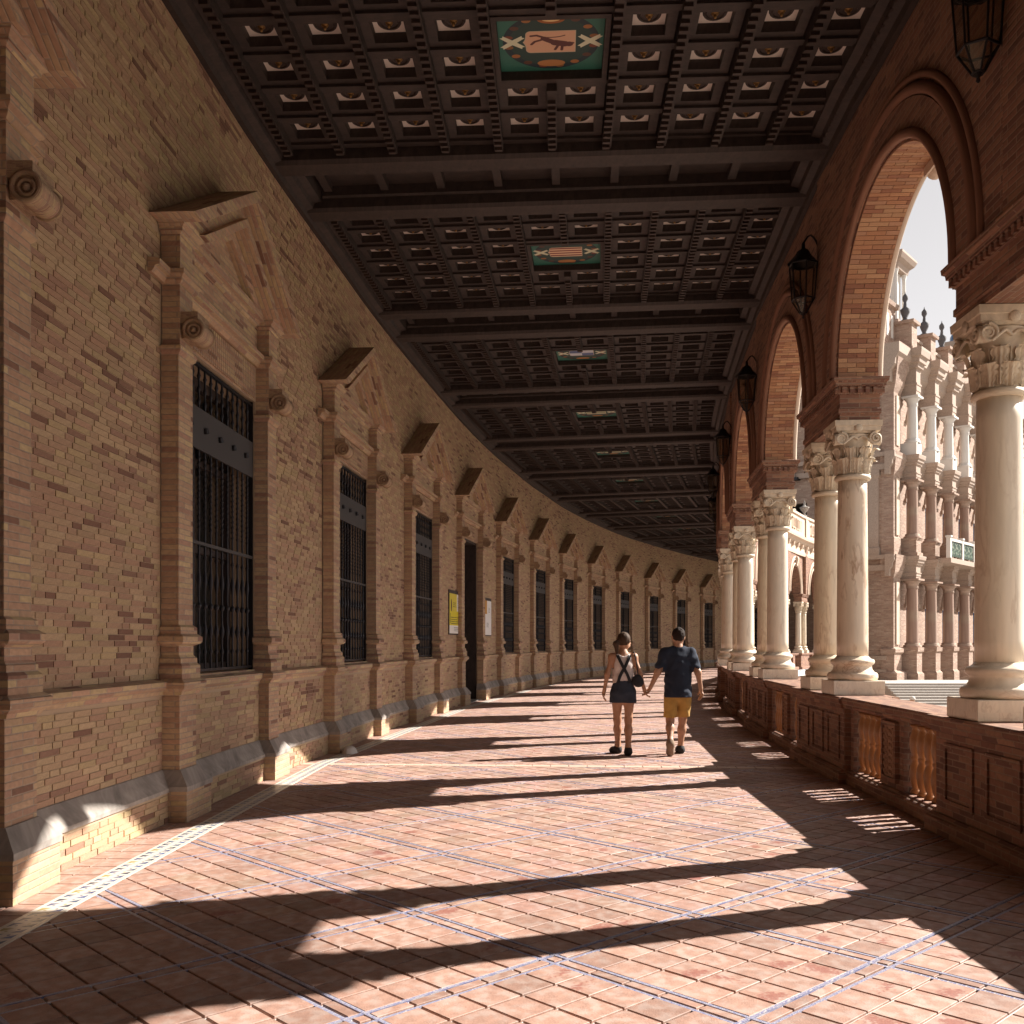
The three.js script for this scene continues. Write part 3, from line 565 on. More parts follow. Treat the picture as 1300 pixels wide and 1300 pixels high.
for (let n = PN0 + 1; n < PN1; n++) {
  const s = midS(n), base = localMatrix(s, 0).clone();
  const near = n === 1 || n === 2;
  for (let i = 0; i <= COLS; i++) {
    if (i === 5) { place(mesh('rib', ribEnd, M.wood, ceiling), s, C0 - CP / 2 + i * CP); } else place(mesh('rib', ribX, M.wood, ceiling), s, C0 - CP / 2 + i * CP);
    if (n >= 0 && n < 7) for (let j = 0; j < 30; j++) if (i !== 5 || j < 9 || j > 20) dent.push({ m: base.clone().multiply(T(-RP * 3 + .06 + j * .115, 0, C0 - CP / 2 + i * CP)) });
  }
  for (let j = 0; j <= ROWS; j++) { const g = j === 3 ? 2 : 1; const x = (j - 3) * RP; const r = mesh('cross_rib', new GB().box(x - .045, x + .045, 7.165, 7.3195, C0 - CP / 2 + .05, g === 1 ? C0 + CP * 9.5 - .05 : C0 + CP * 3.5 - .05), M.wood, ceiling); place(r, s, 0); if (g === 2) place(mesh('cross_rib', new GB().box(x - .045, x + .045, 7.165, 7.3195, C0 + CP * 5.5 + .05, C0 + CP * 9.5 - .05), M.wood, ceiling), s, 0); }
  for (let j = 0; j < ROWS; j++) for (let i = 0; i < COLS; i++) {
    if ((j === 2 || j === 3) && (i === 4 || i === 5)) continue;
    const x = (j - 2.5) * RP, z = C0 + i * CP;
    if (near) {
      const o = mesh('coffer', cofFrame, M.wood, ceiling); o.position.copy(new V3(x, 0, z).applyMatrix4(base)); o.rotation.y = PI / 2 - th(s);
      mesh('plate', plateGeo, M.plate, o); mesh('rosette', rosette, M.woodWarm, o); mesh('boss', bossGeo, M.gold, o);
    } else { const m = base.clone().multiply(T(x, 0, z)); farFrames.push({ m }); farPlates.push({ m }); farRos.push({ m }); farBoss.push({ m }); }
  }
  const pg = mesh('painted_panel', new GB().quad([-.47, 7.24, C0 + CP * 4.5 - .5], [.47, 7.24, C0 + CP * 4.5 - .5], [.47, 7.24, C0 + CP * 4.5 + .5], [-.47, 7.24, C0 + CP * 4.5 + .5], [0, 0], [0, 1], [1, 1], [1, 0]).box(-.52, .52, 7.25, 7.3, C0 + CP * 4.5 - .54, C0 + CP * 4.5 + .54), shields[n === 1 ? 0 : n === 2 ? 1 : n === 3 ? 2 : 3], ceiling); place(pg, s, 0);
  const pf = new GB(), zc = C0 + CP * 4.5; pf.box(-.53, -.471, 7.15, 7.249, zc - .55, zc + .55).box(.471, .53, 7.15, 7.249, zc - .55, zc + .55).box(-.471, .471, 7.15, 7.249, zc - .55, zc - .501).box(-.471, .471, 7.15, 7.249, zc + .501, zc + .55); mesh('panel_frame', pf, M.wood, pg);
  // recessed panels between the two beams over each pier
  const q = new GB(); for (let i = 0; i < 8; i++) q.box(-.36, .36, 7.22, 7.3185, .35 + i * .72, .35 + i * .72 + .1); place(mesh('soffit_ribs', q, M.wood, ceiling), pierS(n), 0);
}
instanced('far_coffer_frames', cofFrame, M.wood, farFrames, ceiling); instanced('far_coffer_plates', plateGeo, M.plate, farPlates, ceiling); instanced('far_rosettes', rosette, M.woodWarm, farRos, ceiling); instanced('far_bosses', bossGeo, M.gold, farBoss, ceiling);
instanced('rib_dentils', dentGeo, M.woodWarm, dent, ceiling);

// ---------- arcade ----------
const AP = (R - AW) * DTH, SPRING = 4.43, IMP0 = 3.965, AR = AP / 2 - .86;
const arcade = thing('arcade_wall', 'red brick arcade of round arches facing the square', 'arcade');
const archGeo = (() => {
  const s = new THREE.Shape(), h = AP / 2 + .008; s.moveTo(-h, SPRING); s.lineTo(-AR, SPRING); s.absarc(0, SPRING, AR, PI, 0, true); s.lineTo(h, SPRING); s.lineTo(h, 7.499); s.lineTo(-h, 7.499); s.closePath();
  const g = new THREE.ExtrudeGeometry(s, { depth: .44, bevelEnabled: false, curveSegments: 40 }); g.translate(0, 0, -.22); return g;
})();
const archUV = (() => { // brick courses follow the arch on its inner curve
  const gb = new GB(), p = archGeo.toNonIndexed ? (archGeo.index ? archGeo.toNonIndexed() : archGeo).attributes.position : null;
  for (let i = 0; i < p.count; i += 3) { const q = [0, 1, 2].map(k => [p.getX(i + k), p.getY(i + k), p.getZ(i + k)]); const onArc = q.every(v => Math.abs(Math.hypot(v[0], v[1] - SPRING) - AR) < .01 && v[1] > SPRING - .01); const uv = v => onArc ? [v[2], Math.atan2(v[1] - SPRING, v[0]) * AR] : null; gb.tri(...q, ...q.map(uv).map(a => a || undefined)); }
  return gb.geo();
})();
const ringGeo = (r, tube, z, flat = 1) => new THREE.TorusGeometry(r, tube, 8, 48, PI).applyMatrix4(T(0, SPRING, z, 0, 0, 0, 1, 1, flat));
const bandGeo = (r0, r1, z0, z1) => { const s = new THREE.Shape(); s.absarc(0, 0, r1, 0, PI, false); s.absarc(0, 0, r0, PI, 0, true); const g = new THREE.ExtrudeGeometry(s, { depth: z1 - z0, bevelEnabled: false, curveSegments: 40 }); g.translate(0, SPRING, z0); return g; };
const innerMould = uvBox(mergeGeometries([bandGeo(AR + .02, AR + .34, -.25, -.222)].map(g => g.toNonIndexed()))).geo();
const innerRings = mergeGeometries([ringGeo(AR + .06, .045, -.25), ringGeo(AR + .4, .05, -.235), ringGeo(AR + .5, .035, -.225)]);
const outerRings = mergeGeometries([ringGeo(AR + .06, .05, .24), ringGeo(AR + .3, .04, .235), ringGeo(AR + .42, .06, .23)]);
M.ringBrick = std({ color: col(.25, .12, .075), roughness: .85, map: grain });
const keyGeo = (() => { const g = new GB(); g.alongX([[.18, SPRING + AR - .1], [.34, SPRING + AR - .02], [.42, SPRING + AR + .3], [.36, SPRING + AR + .46], [.18, SPRING + AR + .46]], -.14, .14); g.add(new THREE.CylinderGeometry(.08, .08, .3, 14), T(0, SPRING + AR - .04, .28, 0, 0, PI / 2)); return g.geo(); })();
const impostGeo = (() => new GB().stack([[IMP0, .0], [IMP0 + .06, 0], [IMP0 + .07, .015], [IMP0 + .12, .015], [IMP0 + .13, .0], [IMP0 + .28, 0], [IMP0 + .285, .02], [IMP0 + .36, .02], [IMP0 + .365, .055], [IMP0 + .40, .06], [IMP0 + .415, .08], [IMP0 + .455, .085], [SPRING, .05]], 0, .85, -.215, .215, true).geo())();
const dentils = (() => { const g = new GB(), y0 = IMP0 + .292, y1 = IMP0 + .355; for (let i = 0; i < 21; i++) { const x = -.865 + i * .0842; for (const z of [-.236, .236]) g.box(x, x + .045, y0, y1, Math.min(z, z + Math.sign(z) * .03), Math.max(z, z + Math.sign(z) * .03)); } for (let i = 0; i < 5; i++) { const z = -.2 + i * .0835; for (const x of [-.871, .871]) g.box(Math.min(x, x + Math.sign(x) * .03), Math.max(x, x + Math.sign(x) * .03), y0, y1, z, z + .045); } return g.geo(); })();
for (let n = PN0; n <= PN1; n++) {
  const im = mesh('impost', impostGeo, M.red, arcade); place(im, pierS(n), AW); mesh('dentils', dentils, M.red, im);
  if (n === PN1) break;
  const a = mesh('arch', archUV, M.red, arcade); place(a, midS(n), AW);
  mesh('archivolt', innerMould, M.red, a); mesh('archivolt_beads', innerRings, M.ringBrick, a); mesh('outer_archivolt', outerRings, M.cream, a);
  mesh('keystone', keyGeo, M.cream, a);
}
{ // bricks of the nearest arch soffits and pier blocks stand proud one by one
  const geo = new GB().box(-.5, .5, -.5, .5, -.5, .5).geo(), list = [], tone = () => scl([[.42, .21, .11], [.38, .18, .095], [.46, .255, .14], [.30, .13, .075], [.40, .21, .125]][Math.floor(rnd() * 5)], rr(.88, 1.12));
  for (let n = 0; n <= 5; n++) {
    const base = localMatrix(midS(n), AW).clone(), N = Math.round(PI * AR / .052);
    for (let i = 0; i < N; i++) { const a = (i + .5) / N * PI; let z = -.218; let w = i % 2 ? .1 : .2; while (z < .217) { const e = Math.min(z + w, .218); list.push({ m: base.clone().multiply(T(cos(a) * (AR - .002 + rr(-.002, .002)), SPRING + sin(a) * (AR - .002), (z + e) / 2, 0, 0, a - PI / 2, PI * AR / N - .006, .012, e - z - .006)), c: col(...tone()) }); z = e; w = .2; } }
  }
  instanced('soffit_bricks', geo, M.brick, list, arcade);
}
{ // unseen brick walls added behind the viewpoint to cut light on pilaster sides
  const e = pierS(0) - .87, o = thing('unseen_light_blocker', 'unseen solid brick wall added behind the viewpoint to block light', 'wall');
  mesh('side_wall', sweep(new GB(), rect(AIN, AW + .22, -.3, 7.499), S0, e), M.red, o);
  mesh('added_end_wall', sweep(new GB(), rect(.002, AIN - .002, 0, 7.3), S0, -1.75 * PITCH), M.red, o);
}
// outside: entablature and parapet over the arches
mesh('entablature', sweep(new GB(), [[AW + .222, 6.65], [AW + .28, 6.65], [AW + .30, 6.8], [AW + .28, 6.82], [AW + .28, 7.2], [AW + .42, 7.3], [AW + .47, 7.4], [AW + .64, 7.48], [AW + .66, 7.6], [AW + .222, 7.66]], S0, S1), M.cream, arcade);
{
  const c = new GB(); for (let n = PN0; n <= PN1; n++) for (let i = 0; i < 4; i++) { const m = localMatrix(pierS(n) + i * PITCH / 4, AW).clone(); c.add(new GB().alongX([[.285, 7.0], [.36, 6.98], [.42, 7.1], [.44, 7.26], [.285, 7.26]], -.1, .1).geo(), m); } mesh('bracket', c, M.cream, arcade);
  const par = thing('roof_parapet', 'pale stone parapet with sunk panels and urns above the arcade', 'parapet');
  mesh('parapet_wall', sweep(new GB(), rect(AW + .1, AW + .34, 7.755, 8.86), S0, S1, 1.3), M.cream, par);
  mesh('parapet_coping', sweep(new GB(), rect(AW + .04, AW + .42, 8.862, 9.0), S0, S1, 1.3), M.cream, par);
  mesh('parapet_base', sweep(new GB(), rect(AW + .06, AW + .40, 7.61, 7.753), S0, S1, 1.3), M.cream, par);
  const urn = lathe([[0, 0], [.16, 0], [.16, .1], [.06, .16], [.06, .26], [.2, .42], [.26, .55], [.3, .6], [.12, .66], [.05, .78], [.07, .86], [.03, .98], [0, 1.05]], 14);
  for (let n = PN0; n <= PN1; n++) {
    const b = new GB().box(-.42, .42, 7.76, 8.858, .342, .4); place(mesh('parapet_pier', b, M.cream, par), pierS(n), AW);
    const pn = new GB(); for (const e of [-1.35, -.1, 1.15]) { for (const k of [0, 1]) pn.box(e + k * .55 - .2, e + k * .55 - .14, 8.0, 8.65, .342, .38).box(e + k * .55 + .14, e + k * .55 + .2, 8.0, 8.65, .342, .38).box(e + k * .55 - .14, e + k * .55 + .14, 8.0, 8.07, .342, .38).box(e + k * .55 - .14, e + k * .55 + .14, 8.58, 8.65, .342, .38); } place(mesh('parapet_panel', pn, M.cream, par), midS(n), AW);
    const u = tag(mesh(numbered('roof_urn'), urn, M.stone), 'grey stone urn standing on the roof parapet', 'urn', 'urns along the parapet'); place(u, pierS(n), AW + .2, 9.0);
  }
}

// ---------- marble columns ----------
const BAL = .93; // top of the balustrade, where the columns stand
function leafGeo(r0, h, wid, out) { // a lobed acanthus leaf on the bell, its tip curling out
  const U = 10, V = 14, pos = [], idx = [];
  for (let j = 0; j <= V; j++) for (let i = 0; i <= U; i++) {
    const u = i / U * 2 - 1, v = j / V, lobe = 1 + .22 * Math.sin(v * 30), w = wid * (.75 + .5 * Math.sin(v * PI * .9)) * lobe * (v > .86 ? 1 - (v - .86) * 3.4 : 1), curl = Math.max(0, (v - .74) / .26);
    const rib = .010 * Math.cos(u * 11) * (1 - .4 * v) + .012 * Math.exp(-u * u * 30), r = r0 + v * .03 + out * Math.pow(v, 2.6) + rib + .008 + curl * .022 * Math.sin(Math.min(1, curl) * PI * .5), y = h * (v - .26 * curl * curl), a = u * w / (r0 + .04);
    pos.push(Math.sin(a) * r, y, Math.cos(a) * r);
  }
  for (let j = 0; j < V; j++) for (let i = 0; i < U; i++) { const a = j * (U + 1) + i, b = a + 1, c = b + U + 1, d = a + U + 1; idx.push(a, b, c, a, c, d); }
  const g = new THREE.BufferGeometry(); g.setAttribute('position', new THREE.Float32BufferAttribute(pos, 3)); g.setAttribute('uv', new THREE.Float32BufferAttribute(pos.flatMap((_, i) => i % 3 === 0 ? [pos[i], pos[i + 1]] : []), 2)); g.setIndex(idx); g.computeVertexNormals(); return g;
}
function spiralGeo(r, turns, tube) { const pts = []; for (let i = 0; i <= 44; i++) { const t = i / 44, a = t * turns * 2 * PI, q = r * (1 - .82 * t); pts.push(new V3(cos(a) * q, sin(a) * q, t * .012)); } return new THREE.TubeGeometry(new THREE.CatmullRomCurve3(pts), 60, tube, 6); }
const capitalGeo = (() => {
  const gb = new GB(); // local y 0 .. .56
  gb.add(lathe([[.15, 0], [.165, .02], [.172, .12], [.182, .25], [.2, .36], [.225, .43], [.2, .44], [0, .44]], 28));
  gb.add(lathe([[.155, -.06], [.19, -.055], [.198, -.03], [.19, -.005], [.16, 0]], 28));
  for (let k = 0; k < 8; k++) gb.add(leafGeo(.164, .21, .054, .035), T(0, .005, 0, 0, k * PI / 4, 0));
  for (let k = 0; k < 8; k++) gb.add(leafGeo(.166, .335, .046, .055), T(0, .02, 0, 0, (k + .5) * PI / 4, 0));
  for (let k = 0; k < 32; k++) { const a = k / 32 * 2 * PI; gb.add(new THREE.CylinderGeometry(.008, .006, .26, 5), T(sin(a) * .178, .16, cos(a) * .178, .1 * cos(a), 0, -.1 * sin(a))); }
  for (let f = 0; f < 4; f++) for (const e of [-1, 1]) { // volutes at the ends of each face
    gb.add(spiralGeo(.068, 2.1, .014), new THREE.Matrix4().makeRotationY(f * PI / 2).multiply(T(e * .185, .375, .242, 0, e > 0 ? 0 : PI, PI / 2)));
    gb.add(new THREE.CylinderGeometry(.062, .062, .05, 18), new THREE.Matrix4().makeRotationY(f * PI / 2).multiply(T(e * .185, .375, .216, PI / 2)));
    const cv = new THREE.CatmullRomCurve3([new V3(0, .37, .205), new V3(e * .05, .40, .22), new V3(e * .11, .36, .24), new V3(e * .165, .315, .246)]); gb.add(new THREE.TubeGeometry(cv, 12, .014, 6), new THREE.Matrix4().makeRotationY(f * PI / 2));
  }
  for (let f = 0; f < 4; f++) gb.add(new THREE.SphereGeometry(.045, 10, 8), new THREE.Matrix4().makeRotationY(f * PI / 2).multiply(T(0, .49, .25, 0, 0, 0, 1, 1, .5)));
  gb.stack([[.44, -.02], [.46, .0], [.465, .015], [.51, .018], [.515, .03], [.575, .034]], 0, .225, -.225, .225, true);
  return gb.geo();
})();
const CAPY = IMP0 - .58, BASEY = BAL + .43;
const shaftGeo = (() => { const pts = []; for (let i = 0; i <= 12; i++) { const t = i / 12; pts.push([.170 - .014 * Math.pow(t, 1.6), BASEY + (CAPY - .06 - BASEY) * t]); } return lathe([[0, BASEY], ...pts, [0, CAPY - .06]], 40); })();
const baseGeo = lathe([[0, BAL + .16], [.262, BAL + .16], [.274, BAL + .19], [.272, BAL + .225], [.258, BAL + .245], [.235, BAL + .25], [.212, BAL + .28], [.205, BAL + .315], [.212, BAL + .33], [.232, BAL + .345], [.238, BAL + .37], [.23, BAL + .39], [.2, BAL + .4], [.182, BAL + .415], [.172, BASEY], [0, BASEY]], 40);
const plinthGeo = new GB().stack([[BAL + .002, -.006], [BAL + .008, 0], [BAL + .154, 0], [BAL + .16, -.006]], 0, .275, -.275, .275, true).geo();
function buildColumn(k) { const g = new THREE.Group(); mesh('column_plinth', plinthGeo, M.marble[2], g); mesh('column_base', baseGeo, M.marble[k], g); mesh('shaft', shaftGeo, M.marble[k], g).rotation.y = [1.0, 3.3, 2][k]; mesh('capital', capitalGeo, M.capital, g).position.y = CAPY; return g; }
const colProto = [0, 1, 2].map(buildColumn);
for (let n = PN0; n <= PN1; n++) for (const e of [-1, 1]) {
  const k = n === 2 && e < 0 ? 1 : e > 0 ? (n === 1 ? 2 : 0) : 2;
  const proto = colProto[k];
  const lab = k === 1 ? 'marble column with a brown streaked shaft and carved capital' : k === 0 ? 'honey marble column with carved capital, second of its pair' : n === 1 && e > 0 ? 'pale marble column with carved capital beside the broad brick pedestal' : 'pale marble column with leaf and scroll capital, first of its pair';
  proto.userData = { label: lab, category: 'column', group: 'paired marble columns of the arcade' };
  const c = copyThing(proto, 'marble_column'); place(c, pierS(n) + e * SEP / 2 * R / (R - AW), AW);
}

// ---------- balustrade ----------
const copingPoly = [[-.235, BAL - .12], [-.25, BAL - .1], [-.25, BAL - .08], [-.27, BAL - .06], [-.275, BAL - .02], [-.262, BAL], [.2, BAL], [.21, BAL - .02], [.2, BAL - .06], [.18, BAL - .08], [.18, BAL - .1], [.16, BAL - .12]].reverse();
const balusterGeo = lathe([[0, .165], [.052, .165], [.052, .185], [.04, .2], [.03, .215], [.042, .25], [.054, .31], [.058, .36], [.05, .42], [.036, .46], [.045, .475], [.045, .495], [.036, .51], [.048, .55], [.057, .61], [.052, .68], [.036, .735], [.03, .75], [.046, .765], [.05, .79], [0, .79]].map(q => [q[0], q[1]]), 14);
M.baluster = std({ color: col(.42, .20, .08), roughness: .35, map: grain });
M.relief = std({ color: col(.36, .20, .12), roughness: .7, map: grain });
const balProto = (() => {
  const g = new THREE.Group(), L = 1.30;
  mesh('base_course', new GB().alongX([[-.22, 0], [.22, 0], [.22, .12], [.18, .15], [-.18, .15], [-.22, .12]], -L, L), M.red, g);
  mesh('coping', new GB().alongX(copingPoly, -L, L), M.red, g);
  for (const [a, b] of [[-L, -1.2], [-.31, .31], [1.2, L]]) mesh('brick_pier', new GB().box(a, b, .151, BAL - .121, -.165, .15), M.red, g);
  for (const e of [-1, 1]) for (let i = 0; i < 5; i++) { const b = mesh('baluster', balusterGeo, M.baluster, g); b.position.set(e * .755 + (i - 2) * .17, -.013, -.09); }
  const pn = mesh('relief_panel', new GB().box(-.17, .17, .24, .74, -.185, -.166), M.relief, g);
  const rl = new GB(); for (const [a, b, c, d] of [[-.2, -.16, .21, .77], [.16, .2, .21, .77]]) rl.box(a, b, c, d, -.205, -.167); rl.box(-.159, .159, .21, .25, -.205, -.167).box(-.159, .159, .73, .77, -.205, -.167); mesh('panel_frame', rl, M.red, pn);
  const rel = new GB(); for (let i = 0; i < 7; i++) { const y = .3 + i * .063; rel.add(new THREE.TorusGeometry(.028, .009, 5, 12), T(-.08, y, -.186)); rel.add(new THREE.TorusGeometry(.028, .009, 5, 12), T(.08, y, -.186)); rel.add(new THREE.SphereGeometry(.018, 8, 6), T(0, y, -.186)); rel.box(-.155, -.125, y - .02, y + .02, -.194, -.184); rel.box(.125, .155, y - .02, y + .02, -.194, -.184); } mesh('carving', rel, M.relief, pn);
  return g;
})();
const pedProto = (() => {
  const g = new THREE.Group(), L = AP / 2 - 1.30 - .004 + 0;
  const H = 1.15;
  mesh('pedestal_base', new GB().stack([[0, .05], [.12, .05], [.15, .0]], 0, H, -.27, .27, true), M.red, g);
  mesh('pedestal_body', new GB().stack([[.15, 0], [BAL - .13, 0]], 0, H, -.245, .245, true), M.red, g);
  mesh('pedestal_cap', new GB().stack([[BAL - .13, 0], [BAL - .12, .02], [BAL - .08, .03], [BAL - .06, .05], [BAL - .015, .055], [BAL, .04]], 0, H, -.265, .265, true), M.red, g);
  const pn = new GB(); for (const c of [-.72, 0, .72]) pn.box(c - .26, c - .22, .24, .72, -.262, -.246).box(c + .22, c + .26, .24, .72, -.262, -.246).box(c - .22, c + .22, .24, .28, -.262, -.246).box(c - .22, c + .22, .68, .72, -.262, -.246); mesh('panel_moulding', pn, M.red, g);
  return g;
})();
for (let n = PN0; n <= PN1; n++) {
  pedProto.userData = { label: 'dark red brick pedestal carrying a pair of marble columns', category: 'pedestal', group: 'brick pedestals under the columns' };
  place(copyThing(pedProto, 'column_pedestal'), pierS(n), AW);
  if (n < PN1) { balProto.userData = { label: 'brick balustrade with ten turned balusters and a carved panel between pedestals', category: 'balustrade', group: 'balustrades between the column pedestals' }; place(copyThing(balProto, 'balustrade'), midS(n), AW); }
}

// ---------- wall lanterns ----------
const lanProto = (() => {
  const g = new THREE.Group(), H = 6, ring = (r, y) => Array.from({ length: H }, (_, i) => [r * sin((i + .5) / H * 2 * PI), y, r * cos((i + .5) / H * 2 * PI)]);
  const top = ring(.21, .36), mid = ring(.17, -.16), low = ring(.05, -.36), bars = new GB(), panes = [];
  const rod = (a, b, r = .011) => { const A = new V3(...a), B = new V3(...b), d = B.clone().sub(A), q = new THREE.Quaternion().setFromUnitVectors(new V3(0, 1, 0), d.clone().normalize()); bars.add(new THREE.CylinderGeometry(r, r, d.length(), 6), new THREE.Matrix4().compose(A.add(B).multiplyScalar(.5), q, new V3(1, 1, 1))); };
  for (let i = 0; i < H; i++) { const j = (i + 1) % H; rod(top[i], mid[i]); rod(mid[i], low[i]); rod(top[i], top[j], .014); rod(mid[i], mid[j], .013); rod(low[i], low[j]); panes.push([top[i], mid[i], mid[j], top[j]], [mid[i], low[i], low[j], mid[j]]); }
  const fr = mesh('lantern_frame', bars, M.iron, g);
  for (const q of panes) { const s = q.map(v => [v[0] * .985, v[1], v[2] * .985]); mesh('lantern_pane', new GB().quad(...s), M.lampGlass, fr); }
  mesh('lantern_roof', lathe([[.235, .36], [.235, .38], [.12, .5], [.09, .56], [.03, .6], [.025, .68], [0, .7]], 6), M.iron, g);
  mesh('lantern_finial', lathe([[0, -.45], [.02, -.43], [.012, -.4], [.05, -.36]], 8), M.iron, g);
  const br = new GB().add(new THREE.TubeGeometry(new THREE.CatmullRomCurve3([new V3(0, .1, .24), new V3(0, .6, .23), new V3(0, .8, .1), new V3(0, .68, 0)]), 16, .016, 6)).box(-.06, .06, -.1, .35, .225, .249); mesh('lantern_bracket', br, M.iron, g);
  return g;
})();
for (let n = 0; n <= 11; n++) { lanProto.userData = { label: 'black iron six sided lantern bracketed to the wall between two arches', category: 'lantern', group: 'iron lanterns along the arcade' }; place(copyThing(lanProto, 'wall_lantern'), pierS(n), AIN - .2, 5.72).scale.setScalar(.8); }

// ---------- notice boards and the white lump by the wall ----------
function board(s0, s1, draw, label, y0, y1) {
  const o = thing('notice_board', label, 'sign'), w = s1 - s0, h = y1 - y0;
  mesh('board_back', new GB().box(-w / 2 - .03, w / 2 + .03, -.03, h + .08, .004, .03), M.woodWarm, o);
  mesh('printed_sheet', new GB().quad([-w / 2, 0, .034], [w / 2, 0, .034], [w / 2, h, .034], [-w / 2, h, .034], [0, 0], [1, 0], [1, 1], [0, 1]), std({ roughness: .6, map: canvasTex(256, 256, draw) }), o);
  place(o, (s0 + s1) / 2, 0, y0);
}
const scribble = (x, a, b, w, h, n, c) => { x.fillStyle = c; for (let i = 0; i < n; i++) { let p = a; while (p < a + w - 6) { const l = 4 + rnd() * 14; x.fillRect(p, b + i * h, Math.min(l, a + w - p), h * .45); p += l + 5; } } };
board(3.52 * PITCH, 3.76 * PITCH, (x, w, h) => {
  x.fillStyle = '#e9e6df'; x.fillRect(0, 0, w, h); x.fillStyle = '#d5c23a'; x.fillRect(0, 0, 164, 118); x.fillStyle = '#dccb1e'; x.fillRect(0, 112, 240, 92); x.fillStyle = '#4a3420'; x.beginPath(); x.ellipse(40, 76, 12, 40, 0, 0, 7); x.fill();
  scribble(x, 80, 56, 70, 12, 3, '#6a5c22'); scribble(x, 184, 20, 52, 12, 8, '#77746e'); scribble(x, 30, 150, 190, 13, 4, '#3c3618'); scribble(x, 100, 216, 90, 10, 3, '#6b6862'); x.fillStyle = '#3c3618'; x.fillRect(14, 126, 8, 64);
}, 'yellow and white printed notice board just before the doorway', 1.74, 2.68);
board(4.31 * PITCH, 4.53 * PITCH, (x, w, h) => {
  x.fillStyle = '#e7e6e4'; x.fillRect(0, 0, w, h); x.fillStyle = '#c08a1e'; x.fillRect(0, 0, 130, 100); x.fillStyle = '#7a5412'; x.fillRect(44, 24, 26, 66);
  scribble(x, 170, 52, 50, 10, 4, '#8a8884'); scribble(x, 120, 166, 60, 9, 4, '#5a5a5c');
}, 'tall white notice board with an orange corner just after the doorway', 1.74, 2.70);
{
  const g = new THREE.SphereGeometry(1, 24, 14), p = g.attributes.position; for (let i = 0; i < p.count; i++) { const v = new V3().fromBufferAttribute(p, i), k = 1 + .25 * fbm(v.x * 1.6 + 3, v.y * 1.6, v.z * 1.6, 3); p.setXYZ(i, v.x * k * .15, Math.max(0, v.y * k * .1), v.z * k * .1); } g.computeVertexNormals();
  const o = tag(mesh('white_sack', g, M.white), 'small white lumpy sack lying at the foot of the wall', 'sack'); place(o, 1.69 * PITCH, .40, .003);
}

// ---------- the tall pavilion across the square ----------
M.azulejo = std({ roughness: .35, map: canvasTex(128, 512, (x, w, h) => {
  x.fillStyle = '#27304a'; x.fillRect(0, 0, w, h); for (let j = 0; j < 5; j++) { x.save(); x.translate(64, 52 + j * 102); x.strokeStyle = '#8d8f8a'; x.lineWidth = 7; for (const e of [-1, 1]) { x.beginPath(); x.moveTo(0, -46); x.bezierCurveTo(e * 60, -40, e * 44, 10, e * 8, 2); x.bezierCurveTo(e * 50, 20, e * 40, 48, 0, 46); x.stroke(); } x.fillStyle = '#b19a5a'; x.beginPath(); x.arc(0, 0, 10, 0, 7); x.fill(); x.restore(); } x.strokeStyle = '#9a9a92'; x.lineWidth = 6; x.strokeRect(5, 5, w - 10, h - 10);
}) });
M.greenTile = std({ roughness: .35, map: canvasTex(256, 128, (x, w, h) => { x.fillStyle = '#3d4a42'; x.fillRect(0, 0, w, h); for (let i = 0; i < 40; i++) { x.fillStyle = ['#8fa08c', '#56705c', '#22352c', '#b7b9a6'][i % 4]; x.beginPath(); x.arc(rnd() * w, rnd() * h, 4 + rnd() * 10, 0, 7); x.fill(); } }) });
M.pavePale = std({ color: col(.44, .40, .36), map: grain, roughness: .85 });
M.blueGlass = std({ color: col(.06, .12, .22), roughness: .12 });
M.pavStone = std({ color: col(.43, .33, .265), map: grain, roughness: .85 });
const PH = .867, pavPos = [27.2, -1.47, -70];
const pav = thing('pavilion', 'tall three storey brick pavilion with tiers of columns and arched windows', 'building');
pav.position.set(...pavPos); pav.rotation.y = PH;
const entab = (y0, y1, p) => { const h = y1 - y0, q = t => y0 + h * t; return [[y0, 0], [q(.1), 0], [q(.1), .03], [q(.22), .03], [q(.23), .07], [q(.27), .07], [q(.28), 0], [q(.58), 0], [q(.6), p * .3], [q(.68), p * .35], [q(.7), p * .6], [q(.8), p * .65], [q(.83), p * .9], [q(.95), p], [y1, p]]; };
const PL = 34, PD = 20, bay0 = 1.45, bayP = 4.2, lv = { g0: 0, c0: 2.7, c1: 7.6, e1: 9.2, f0: 10.4, f1: 14.7, e2: 16.4, s1: 20.6, top: 23.9 };
